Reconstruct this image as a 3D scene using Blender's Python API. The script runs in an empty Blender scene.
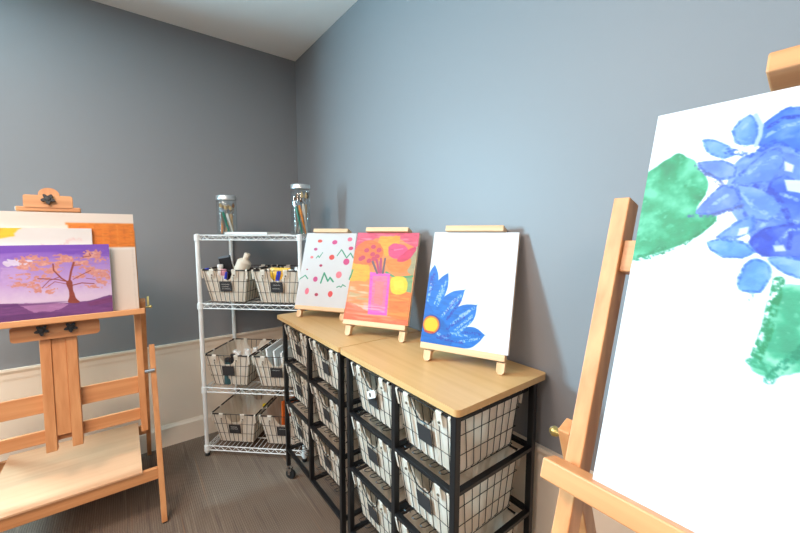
import bpy, bmesh, math, random
import numpy as np
from mathutils import Vector, Matrix
random.seed(7)
PI = math.pi
S = bpy.context.scene
COL = S.collection
R = math.radians

# ------------------------------------------------------------------ materials
def lin(c):
    return tuple((v/12.92 if v <= .04045 else ((v+.055)/1.055)**2.4) for v in (k/255 for k in c))
MATS = {}
def mat(name, col=(200,200,200), rough=.5, metal=0., spec=.5, trans=0., bump=None, alt=None, vary=None, coat=0.):
    """bump=(scale, strength, distance); vary=(scale xyz, colour2, lo, hi)"""
    if name in MATS: return MATS[name]
    m = bpy.data.materials.new(name); m.use_nodes = True
    nt = m.node_tree; b = nt.nodes['Principled BSDF']
    b.inputs['Base Color'].default_value = (*lin(col), 1)
    b.inputs['Roughness'].default_value = rough
    b.inputs['Metallic'].default_value = metal
    b.inputs['Specular IOR Level'].default_value = spec
    b.inputs['Transmission Weight'].default_value = trans
    b.inputs['Coat Weight'].default_value = coat
    tc = nt.nodes.new('ShaderNodeTexCoord')
    if vary:
        mp = nt.nodes.new('ShaderNodeMapping'); mp.inputs['Scale'].default_value = vary[0]
        nt.links.new(tc.outputs['Object'], mp.inputs['Vector'])
        n = nt.nodes.new('ShaderNodeTexNoise'); n.inputs['Scale'].default_value = 1; n.inputs['Detail'].default_value = 4
        nt.links.new(mp.outputs[0], n.inputs['Vector'])
        r = nt.nodes.new('ShaderNodeValToRGB')
        r.color_ramp.elements[0].position = vary[2]; r.color_ramp.elements[1].position = vary[3]
        r.color_ramp.elements[0].color = (*lin(vary[1]), 1); r.color_ramp.elements[1].color = (*lin(col), 1)
        nt.links.new(n.outputs[0], r.inputs[0]); nt.links.new(r.outputs[0], b.inputs['Base Color'])
    if bump:
        n2 = nt.nodes.new('ShaderNodeTexNoise'); n2.inputs['Scale'].default_value = bump[0]; n2.inputs['Detail'].default_value = 3
        nt.links.new(tc.outputs['Object'], n2.inputs['Vector'])
        bp = nt.nodes.new('ShaderNodeBump'); bp.inputs['Strength'].default_value = bump[1]; bp.inputs['Distance'].default_value = bump[2]
        nt.links.new(n2.outputs[0], bp.inputs['Height']); nt.links.new(bp.outputs[0], b.inputs['Normal'])
    MATS[name] = m
    return m
def wood(name, c1, c2, axis, rough=.45):
    s = [38, 38, 38]; s['xyz'.index(axis)] = 1.6
    return mat(name, c1, rough, vary=(tuple(s), c2, .3, .62))
OAK = {a: wood('easel_wood_'+a, (213,149,97), (192,124,74), a) for a in 'xyz'}
PINE = {a: wood('pine_'+a, (232,194,152), (217,172,126), a, .5) for a in 'xyz'}
PLY = wood('plywood', (214,162,122), (207,154,114), 'x', .55)
TOP = wood('tabletop_laminate', (208,166,112), (199,155,100), 'y', .38)
BLACKM = mat('black_metal', (26,26,28), .38, .2)
WIREB = mat('dark_wire', (78,62,52), .45, .3)
RIM = mat('dark_rim', (48,42,40), .55)
LINEN = mat('white_canvas_liner', (250,242,230), .85, bump=(60,.3,.004), vary=((22,22,5),(238,224,206),.35,.6))
_n=LINEN.node_tree; _p=_n.nodes['Principled BSDF']; _t=_n.nodes.new('ShaderNodeBsdfTranslucent'); _t.inputs[0].default_value=(.90,.84,.75,1)
_x=_n.nodes.new('ShaderNodeMixShader'); _x.inputs[0].default_value=.45
_n.links.new(_p.outputs[0],_x.inputs[1]); _n.links.new(_t.outputs[0],_x.inputs[2]); _n.links.new(_x.outputs[0],_n.nodes['Material Output'].inputs[0])
WHITEM = mat('white_powder_coat', (232,230,226), .35)
BLACKP = mat('black_plastic', (30,28,28), .45)
CHROME = mat('chrome', (210,210,212), .22, 1.)
BRASS = mat('brass', (215,190,120), .28, 1.)
CHALK = mat('chalkboard_tag', (42,38,38), .7)
CHALKW = mat('chalk_white', (205,198,190), .9)
BUTTON = mat('snap_button', (110,98,84), .4, .7)
GLASS = bpy.data.materials.new('jar_glass'); GLASS.use_nodes=True
_n=GLASS.node_tree; _n.nodes.remove(_n.nodes['Principled BSDF'])
_t=_n.nodes.new('ShaderNodeBsdfTransparent'); _t.inputs[0].default_value=(.96,.98,.98,1); _g=_n.nodes.new('ShaderNodeBsdfGlossy'); _g.inputs['Roughness'].default_value=.04
_l=_n.nodes.new('ShaderNodeLayerWeight'); _l.inputs[0].default_value=.5; _f=_n.nodes.new('ShaderNodeMath'); _f.operation='POWER'; _f.inputs[1].default_value=4; _n.links.new(_l.outputs['Facing'],_f.inputs[0])
_f2=_n.nodes.new('ShaderNodeMath'); _f2.operation='MULTIPLY_ADD'; _f2.inputs[1].default_value=.45; _f2.inputs[2].default_value=.03; _n.links.new(_f.outputs[0],_f2.inputs[0]); _x=_n.nodes.new('ShaderNodeMixShader')
_n.links.new(_f2.outputs[0],_x.inputs[0]); _n.links.new(_t.outputs[0],_x.inputs[1]); _n.links.new(_g.outputs[0],_x.inputs[2]); _n.links.new(_x.outputs[0],_n.nodes['Material Output'].inputs[0])
LIDM = mat('brushed_lid_metal', (205,203,200), .3, .75)
RUBBER = mat('rubber', (25,25,25), .7)
CANVASW = mat('raw_canvas_white', (240,238,236), .75)
WHITEP = mat('white_paper', (240,238,234), .7)

# ------------------------------------------------------------------ tagging
def tag(o, label=None, cat=None, group=None, kind=None):
    if label: o['label'] = label
    if cat: o['category'] = cat
    if group: o['group'] = group
    if kind: o['kind'] = kind
    return o
def empty(name, loc, rz=0., label=None, cat=None, group=None):
    o = bpy.data.objects.new(name, None); COL.objects.link(o)
    o.empty_display_size = .05
    o.location = loc; o.rotation_euler = (0,0,rz)
    return tag(o, label, cat, group)
def copy_tree(o, parent=None):
    c = o.copy(); COL.objects.link(c)
    if parent: c.parent = parent
    for ch in list(o.children): copy_tree(ch, c)
    return c

# ------------------------------------------------------------------ mesh builder
class MB:
    def __init__(s, f=None): s.v=[]; s.f=[]; s.fn=f or (lambda p: p)
    def add(s, vs, fs):
        k=len(s.v); s.v += [tuple(s.fn(Vector(p))) for p in vs]; s.f += [tuple(i+k for i in q) for q in fs]; return s
    def box(s, a, b, bev=0.):
        x0,y0,z0=a; x1,y1,z1=b
        if not bev:
            vs=[(x,y,z) for z in (z0,z1) for y in (y0,y1) for x in (x0,x1)]
            return s.add(vs,[(0,2,3,1),(4,5,7,6),(0,1,5,4),(2,6,7,3),(0,4,6,2),(1,3,7,5)])
        bm=bmesh.new(); bmesh.ops.create_cube(bm,size=1)
        for v in bm.verts: v.co=Vector(((x0+x1)/2+v.co.x*(x1-x0),(y0+y1)/2+v.co.y*(y1-y0),(z0+z1)/2+v.co.z*(z1-z0)))
        bmesh.ops.bevel(bm,geom=bm.edges[:],offset=bev,segments=2,affect='EDGES',profile=.5)
        bm.verts.index_update()
        s.add([v.co[:] for v in bm.verts],[[v.index for v in f.verts] for f in bm.faces]); bm.free(); return s
    def tube(s, pts, r, n=6, closed=False):
        pts=[Vector(p) for p in pts]; m=len(pts); vs=[]
        rr = r if isinstance(r,(list,tuple)) else [r]*m
        prev=None
        for i,p in enumerate(pts):
            if closed: t=(pts[(i+1)%m]-pts[i-1])
            else: t=(pts[min(i+1,m-1)]-pts[max(i-1,0)])
            t.normalize()
            if prev is None:
                up=Vector((0,0,1)) if abs(t.z)<.9 else Vector((1,0,0))
                a=t.cross(up).normalized()
            else:
                a=(prev-t*prev.dot(t)).normalized()
            prev=a; b=t.cross(a)
            for k in range(n):
                q=2*PI*k/n; vs.append(p+(a*math.cos(q)+b*math.sin(q))*rr[i])
        fs=[]
        for i in range(m if closed else m-1):
            j=(i+1)%m
            for k in range(n): fs.append((i*n+k,i*n+(k+1)%n,j*n+(k+1)%n,j*n+k))
        if not closed: fs += [tuple(reversed(range(n))),tuple((m-1)*n+k for k in range(n))]
        return s.add(vs,fs)
    def lathe(s, prof, c=(0,0,0), n=28, axis='z'):
        vs=[]; fs=[]; m=len(prof)
        for r,h in prof:
            for k in range(n):
                q=2*PI*k/n; p=(r*math.cos(q),r*math.sin(q),h)
                if axis=='y': p=(p[0],-p[2],p[1])
                if axis=='x': p=(p[2],p[0],p[1])
                vs.append((c[0]+p[0],c[1]+p[1],c[2]+p[2]))
        for i in range(m-1):
            for k in range(n): fs.append((i*n+k,i*n+(k+1)%n,(i+1)*n+(k+1)%n,(i+1)*n+k))
        if prof[0][0]>1e-6: fs.append(tuple(reversed(range(n))))
        if prof[-1][0]>1e-6: fs.append(tuple((m-1)*n+k for k in range(n)))
        return s.add(vs,fs)
    def prism(s, poly, d0, d1, plane='xz'):
        """poly in 2-D, extruded between d0 and d1 on the third axis"""
        n=len(poly)
        def P(p,d):
            return {'xz':(p[0],d,p[1]),'xy':(p[0],p[1],d),'yz':(d,p[0],p[1])}[plane]
        vs=[P(p,d0) for p in poly]+[P(p,d1) for p in poly]
        return s.add(vs,[tuple(range(n)),tuple(reversed(range(n,2*n)))]+[(i,n+i,n+(i+1)%n,(i+1)%n) for i in range(n)])
    def build(s, name, m, parent=None, smooth=False, kind=None):
        me=bpy.data.meshes.new(name); me.from_pydata(s.v,[],s.f); me.update()
        bm=bmesh.new(); bm.from_mesh(me)
        bmesh.ops.remove_doubles(bm,verts=bm.verts[:],dist=1e-6)
        bmesh.ops.recalc_face_normals(bm,faces=bm.faces[:]); bm.to_mesh(me); bm.free()
        if smooth:
            me.shade_smooth()
            try: me.set_sharp_from_angle(angle=R(38))
            except Exception: pass
        me.materials.append(m)
        o=bpy.data.objects.new(name,me); COL.objects.link(o)
        if parent: o.parent=parent
        if kind: o['kind']=kind
        return o
def rounded(x0,y0,x1,y1,r,n=5):
    o=[]
    for cx,cy,a in ((x1-r,y1-r,0),(x0+r,y1-r,90),(x0+r,y0+r,180),(x1-r,y0+r,270)):
        for k in range(n+1):
            q=R(a+90*k/n); o.append((cx+r*math.cos(q),cy+r*math.sin(q)))
    return o

# ------------------------------------------------------------------ the room
CE=2.636; RA=.668
XL=-4.6; YN=-5.2
wallm = mat('slate_blue_wall_paint', (137,135,136), .5, spec=.35, bump=(260,.05,.002))
creamm = mat('cream_wainscot_paint', (244,224,202), .45)
ceilm = mat('ceiling_white', (244,238,232), .9)
MB().box((XL-.1,YN-.1,CE),(.15,.15,CE+.1)).build('ceiling',ceilm,kind='structure')
# carpet: loop tiles, every stripe runs towards the left wall
cm = bpy.data.materials.new('carpet_tiles'); cm.use_nodes=True
nt=cm.node_tree; b=nt.nodes['Principled BSDF']; b.inputs['Roughness'].default_value=.95; b.inputs['Specular IOR Level'].default_value=.1
def N(t,**k):
    n=nt.nodes.new(t)
    for a,v in k.items(): setattr(n,a,v)
    return n
tc=N('ShaderNodeTexCoord')
def ramp(src,p0,c0,p1,c1):
    r=N('ShaderNodeValToRGB'); r.color_ramp.elements[0].position=p0; r.color_ramp.elements[1].position=p1
    r.color_ramp.elements[0].color=(*lin(c0),1); r.color_ramp.elements[1].color=(*lin(c1),1); nt.links.new(src,r.inputs[0]); return r.outputs[0]
def noise(scale,detail=2):
    mp=N('ShaderNodeMapping'); mp.inputs['Scale'].default_value=scale; nt.links.new(tc.outputs['Object'],mp.inputs['Vector'])
    n=N('ShaderNodeTexNoise'); n.inputs['Scale'].default_value=1; n.inputs['Detail'].default_value=detail; nt.links.new(mp.outputs[0],n.inputs['Vector']); return n.outputs[0]
def mix(fac,a,c2,mode='MIX'):
    m=N('ShaderNodeMix',data_type='RGBA',blend_type=mode)
    if isinstance(fac,float): m.inputs[0].default_value=fac
    else: nt.links.new(fac,m.inputs[0])
    for i,q in ((6,a),(7,c2)):
        if isinstance(q,tuple): m.inputs[i].default_value=(*lin(q),1)
        else: nt.links.new(q,m.inputs[i])
    return m.outputs[2]
base=ramp(noise((1.2,.8,1),3),.3,(142,124,109),.7,(158,139,122))
wv=N('ShaderNodeTexWave',wave_type='BANDS',bands_direction='X'); wv.inputs['Scale'].default_value=34; wv.inputs['Distortion'].default_value=1.5; wv.inputs['Detail'].default_value=2; wv.inputs['Detail Scale'].default_value=3
nt.links.new(tc.outputs['Object'],wv.inputs['Vector'])
c=mix(ramp(wv.outputs[1],.25,(0,0,0),.75,(150,150,150)),(112,95,82),base)
wy=N('ShaderNodeTexWave',wave_type='BANDS',bands_direction='Y'); wy.inputs['Scale'].default_value=26; wy.inputs['Distortion'].default_value=1.2
nt.links.new(tc.outputs['Object'],wy.inputs['Vector'])
patch=ramp(noise((2.1,1.6,1),2),.42,(0,0,0),.6,(190,190,190))
mm=N('ShaderNodeMath',operation='MULTIPLY'); nt.links.new(patch,mm.inputs[0]); nt.links.new(wy.outputs[1],mm.inputs[1])
c=mix(mm.outputs[0],c,(92,79,70))
st=ramp(noise((55,1.8,1),1),.60,(0,0,0),.68,(105,105,105)); c=mix(st,c,(186,164,140))
st2=ramp(noise((48,.9,1),1),.68,(0,0,0),.74,(140,140,140)); c=mix(st2,c,(170,112,68))
st3=ramp(noise((46,2.6,1),1),.60,(0,0,0),.68,(170,170,170)); c=mix(st3,c,(88,74,70))
nt.links.new(c,b.inputs['Base Color'])
bp=N('ShaderNodeBump'); bp.inputs['Strength'].default_value=.5; bp.inputs['Distance'].default_value=.003
nt.links.new(wv.outputs[1],bp.inputs['Height']); nt.links.new(bp.outputs[0],b.inputs['Normal'])
MB().box((XL-.1,YN-.1,-.1),(.15,.15,0)).build('floor',cm,kind='structure')
# left wall with the window beyond the frame
WX0,WX1,WZ0,WZ1=-3.3,-2.05,.95,2.25
w=MB()
w.box((XL,0,0),(WX0,.12,CE)).box((WX1,0,0),(0,.12,CE)).box((WX0,0,0),(WX1,.12,WZ0)).box((WX0,0,WZ1),(WX1,.12,CE))
w.build('wall_left',wallm,kind='structure')
MB().box((0,YN,0),(.12,.12,CE)).build('wall_right',wallm,kind='structure')
MB().box((XL-.1,YN,0),(XL,.12,CE)).build('wall_far',wallm,kind='structure')
MB().box((XL-.1,YN-.1,0),(.12,YN,CE)).build('wall_back',wallm,kind='structure')
fr=MB()
for a,b_ in (((WX0-.06,-.02,WZ0-.06),(WX1+.06,.1,WZ0)),((WX0-.06,-.02,WZ1),(WX1+.06,.1,WZ1+.06)),((WX0-.06,-.02,WZ0),(WX0,.1,WZ1)),((WX1,-.02,WZ0),(WX1+.06,.1,WZ1)),((-2.70,.05,WZ0),(-2.65,.09,WZ1))):
    fr.box(a,b_,.004)
win=fr.build('window_1',mat('window_white',(235,233,228),.4),kind='structure')
MB().box((WX0,.075,WZ0),(WX1,.08,WZ1)).build('pane',GLASS,win)
# wainscot, chair rail and baseboards
def wains(side):
    # outlines in (distance from the wall, height)
    rail=[(0,.605),(.007,.605),(.009,.618),(.009,.640),(.014,.650),(.018,.656),(.018,RA),(0,RA)]
    bb=[(0,0),(.016,0),(.016,.118),(.011,.130),(.007,.142),(0,.142)]
    pan=[(0,.13),(.005,.13),(.005,.61),(0,.61)]
    L = 4.55 if side=='left' else 5.1
    for nm,pr in (('trim_1' if side=='left' else 'trim_3',rail),('baseboard_'+side,bb),('trim_2' if side=='left' else 'trim_4',pan)):
        m=MB()
        if side=='left': m.prism([(-d,z) for d,z in pr],-L,0,'yz')
        else: m.prism([(-d,z) for d,z in pr],-L,0,'xz')
        m.build(nm,creamm,kind='structure')
wains('left'); wains('right')

# ------------------------------------------------------------------ painting on canvas
def vnoise(U,V,fu,fv,seed,octv=3):
    rng=np.random.RandomState(seed); out=0; amp=1; tot=0
    for o in range(octv):
        gu=int(fu*2**o)+2; gv=int(fv*2**o)+2
        g=rng.rand(gv+2,gu+2)
        x=np.clip(U,-.5,1.5)*fu*2**o; y=np.clip(V,-.5,1.5)*fv*2**o
        x=np.mod(x,gu); y=np.mod(y,gv)
        xi=x.astype(int); yi=y.astype(int); fx=x-xi; fy=y-yi; fx=fx*fx*(3-2*fx); fy=fy*fy*(3-2*fy)
        a=g[yi,xi]*(1-fx)+g[yi,xi+1]*fx; b=g[yi+1,xi]*(1-fx)+g[yi+1,xi+1]*fx
        out=out+amp*(a*(1-fy)+b*fy); tot+=amp; amp*=.5
    return out/tot
def paint(spec,w,h,nu,nv,gam=1.):
    U,V=np.meshgrid(np.linspace(0,1,nu),np.linspace(0,1,nv)); X=U*w; Y=V*h
    C=np.zeros((nv,nu,3)); px=w/nu; sd=0
    def seg(pts):
        D=np.full(X.shape,9.)
        for (a,b),(c,d) in zip(pts[:-1],pts[1:]):
            ax,ay,bx,by=a*w,b*h,c*w,d*h; dx,dy=bx-ax,by-ay; L=dx*dx+dy*dy+1e-12
            t=np.clip(((X-ax)*dx+(Y-ay)*dy)/L,0,1); D=np.minimum(D,np.hypot(X-ax-t*dx,Y-ay-t*dy))
        return D
    def smooth(pts,k=4):
        o=[]; n=len(pts)
        for i in range(n):
            p0,p1,p2,p3=[np.array(pts[(i+j-1)%n]) for j in range(4)]
            for q in range(k):
                t=q/k; o.append(tuple(.5*((2*p1)+(-p0+p2)*t+(2*p0-5*p1+4*p2-p3)*t*t+(-p0+3*p1-3*p2+p3)*t**3)))
        return o
    def inside(pts):
        I=np.zeros(X.shape,bool); n=len(pts)
        for i in range(n):
            x1,y1=pts[i][0]*w,pts[i][1]*h; x2,y2=pts[(i+1)%n][0]*w,pts[(i+1)%n][1]*h
            if y1==y2: continue
            c=((y1>Y)!=(y2>Y))&(X<(x2-x1)*(Y-y1)/(y2-y1)+x1); I^=c
        return I
    def sdf(pts):
        D=seg(list(pts)+[pts[0]]); return np.where(inside(pts),-D,D)
    def lay(col,a):
        nonlocal C
        col=np.array(col,float)/255.
        C=C*(1-a[...,None])+col*a[...,None]
    def cov(D,soft=None): 
        s=soft or px*.8
        return np.clip(.5-D/(2*s),0,1)
    for o in spec:
        sd+=1; k=o[0]
        n1=vnoise(U,V,w*60,h*60,sd*7+1); 
        if k=='bg':
            C[:]=np.array(o[1])/255.; lay(o[2],np.clip(vnoise(U,V,o[3],o[3],sd),0,1))
        elif k=='grad':
            vs=[q[0] for q in o[1]]; Vn=V+(n1-.5)*.08
            for i in range(3): C[...,i]=np.interp(Vn,vs,[q[1][i]/255. for q in o[1]])
        elif k=='ell':
            (u,v),ru,rv=o[1],o[2],o[3]; D=(np.hypot((U-u)/ru,(V-v)/rv)-1)*min(ru*w,rv*h)+(n1-.5)*.002
            lay(o[4],cov(D))
        elif k=='line': lay(o[3],cov(seg(o[1])-o[2]*w/2+(n1-.5)*.004*min(1,o[2]*20)))
        elif k=='dry':
            D=seg(o[1])-o[2]*w/2+(n1-.5)*.003; br=vnoise(U+V*.3,V-U*.3,w*260,h*260,sd+90,2)
            lay(o[3],cov(D)*np.clip((br-.28)*2.6,0,1)*.85)
        elif k=='poly':
            D=sdf(smooth(o[1]) if len(o[1])>5 else o[1])+(n1-.5)*o[4]*w*1.5
            sh=vnoise(U,V,w*40,h*150,sd+30,3)
            col=np.array(o[2],float); a=cov(D)*o[3]
            lay(o[2],a); lay(np.clip(col*.86,0,255),a*np.clip((sh-.5)*2.2,0,1)); lay(np.clip(col*.88+30,0,255),a*np.clip((.45-sh)*2.0,0,1))
        elif k=='mott':
            D=sdf(smooth(o[1]))+(n1-.5)*o[4]*w*1.6
            m1=vnoise(U+V*.6,V-U*.5,w*38,h*38,sd+40,4); m2=vnoise(U+V*.2,V,w*140,h*140,sd+60,2)
            a=cov(D,.0012); lay(o[2],a)
            lay(o[3],a*np.clip((m1-.42)*3.2,0,1)*.8); lay(np.array(o[2])*.82,a*np.clip((.45-m1)*3,0,1)*.6); lay(o[3],a*np.clip((m2-.68)*4,0,1)*.6)
        elif k=='blob':
            (u,v),ru,rv=o[1],o[2],o[3]; br=vnoise(U,V,w*120,h*150,sd+10,2)
            D=(np.hypot((U-u)/ru,(V-v)/rv)-1)*min(ru*w,rv*h)+(br-.5)*.022
            hole=np.clip((vnoise(U,V,w*55,h*75,sd+15,2)-.33)*7,0,1); lay(o[4],cov(D)*.9*hole); lay((236,178,158),cov(D+.002)*np.clip((br-.55)*5,0,1)*.7*hole); lay((200,120,110),cov(D+.002)*np.clip((.38-br)*5,0,1)*.6*hole)
        elif k=='streak':
            u0,v0,u1,v1=o[1]; br=vnoise(U,V,max(1,o[5]),o[4],sd+20,2)
            e=np.clip(np.minimum(np.minimum(U-u0,u1-U)/.04,np.minimum(V-v0,v1-V)/.04),0,1)
            lay(o[2],e*np.clip((br-.55)*6,0,1)*o[3])
    C=np.clip(C,0,1)
    return .76*np.where(C<=.04045,C/12.92,((C+.055)/1.055)**2.4)**gam
def paint_mat(rough,bs):
    m=mat('paint_layer_%d'%int(rough*100),(255,255,255),rough,bump=(bs,.25,.0015))
    nt=m.node_tree; a=nt.nodes.new('ShaderNodeVertexColor'); a.layer_name='Paint'
    nt.links.new(a.outputs[0],nt.nodes['Principled BSDF'].inputs['Base Color']); return m
def make_canvas(name,spec,loc,phi,lean,w,h,nu,nv,label,depth=.018,cat='painting',edge=None,group=None,rough=.5,gam=1.):
    """loc: middle of the lower front edge; phi: direction of the lower edge"""
    t=empty(name,loc,R(phi),label,cat,group)
    l=R(lean); U=Vector((0,math.sin(l),math.cos(l))); Nn=Vector((0,-math.cos(l),math.sin(l)))
    f=lambda p: Vector((p.x,0,0))+U*p.z-Nn*p.y        # y = depth behind the front face
    bx=MB(f); bx.box((-w/2,.0012,0),(w/2,depth,h),.001)
    bx.build('stretcher_frame',edge or CANVASW,t)
    A=paint(spec,w,h,nu,nv,gam)
    m=MB(f)
    vs=[(-w/2+w*i/(nu-1),0,h*(1-j/(nv-1))) for j in range(nv) for i in range(nu)]
    fs=[(j*nu+i,(j+1)*nu+i,(j+1)*nu+i+1,j*nu+i+1) for j in range(nv-1) for i in range(nu-1)]
    me=bpy.data.meshes.new('painted_face')
    k=len(vs)
    back=[(-w/2,.0012,h),(w/2,.0012,h),(w/2,.0012,0),(-w/2,.0012,0)]
    top=[i for i in range(nu)]; right=[j*nu+nu-1 for j in range(nv)]; bot=[(nv-1)*nu+i for i in reversed(range(nu))]; left=[j*nu for j in reversed(range(nv))]
    fs+=[(k,k+3,k+2,k+1)[::-1],tuple([k,k+1]+top[::-1]),tuple([k+1,k+2]+right[::-1]),tuple([k+2,k+3]+bot[::-1]),tuple([k+3,k]+left[::-1])]
    me.from_pydata([tuple(f(Vector(p))) for p in vs+back],[],fs); me.update()
    ca=me.color_attributes.new('Paint','FLOAT_COLOR','POINT')
    arr=np.ones((len(vs)+4,4),dtype=np.float32); arr[:k,:3]=A.reshape(-1,3); arr[k:,:3]=.8
    ca.data.foreach_set('color',arr.ravel())
    me.materials.append(paint_mat(rough,180))
    o=bpy.data.objects.new('painted_face',me); COL.objects.link(o); o.parent=t
    return t
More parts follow.
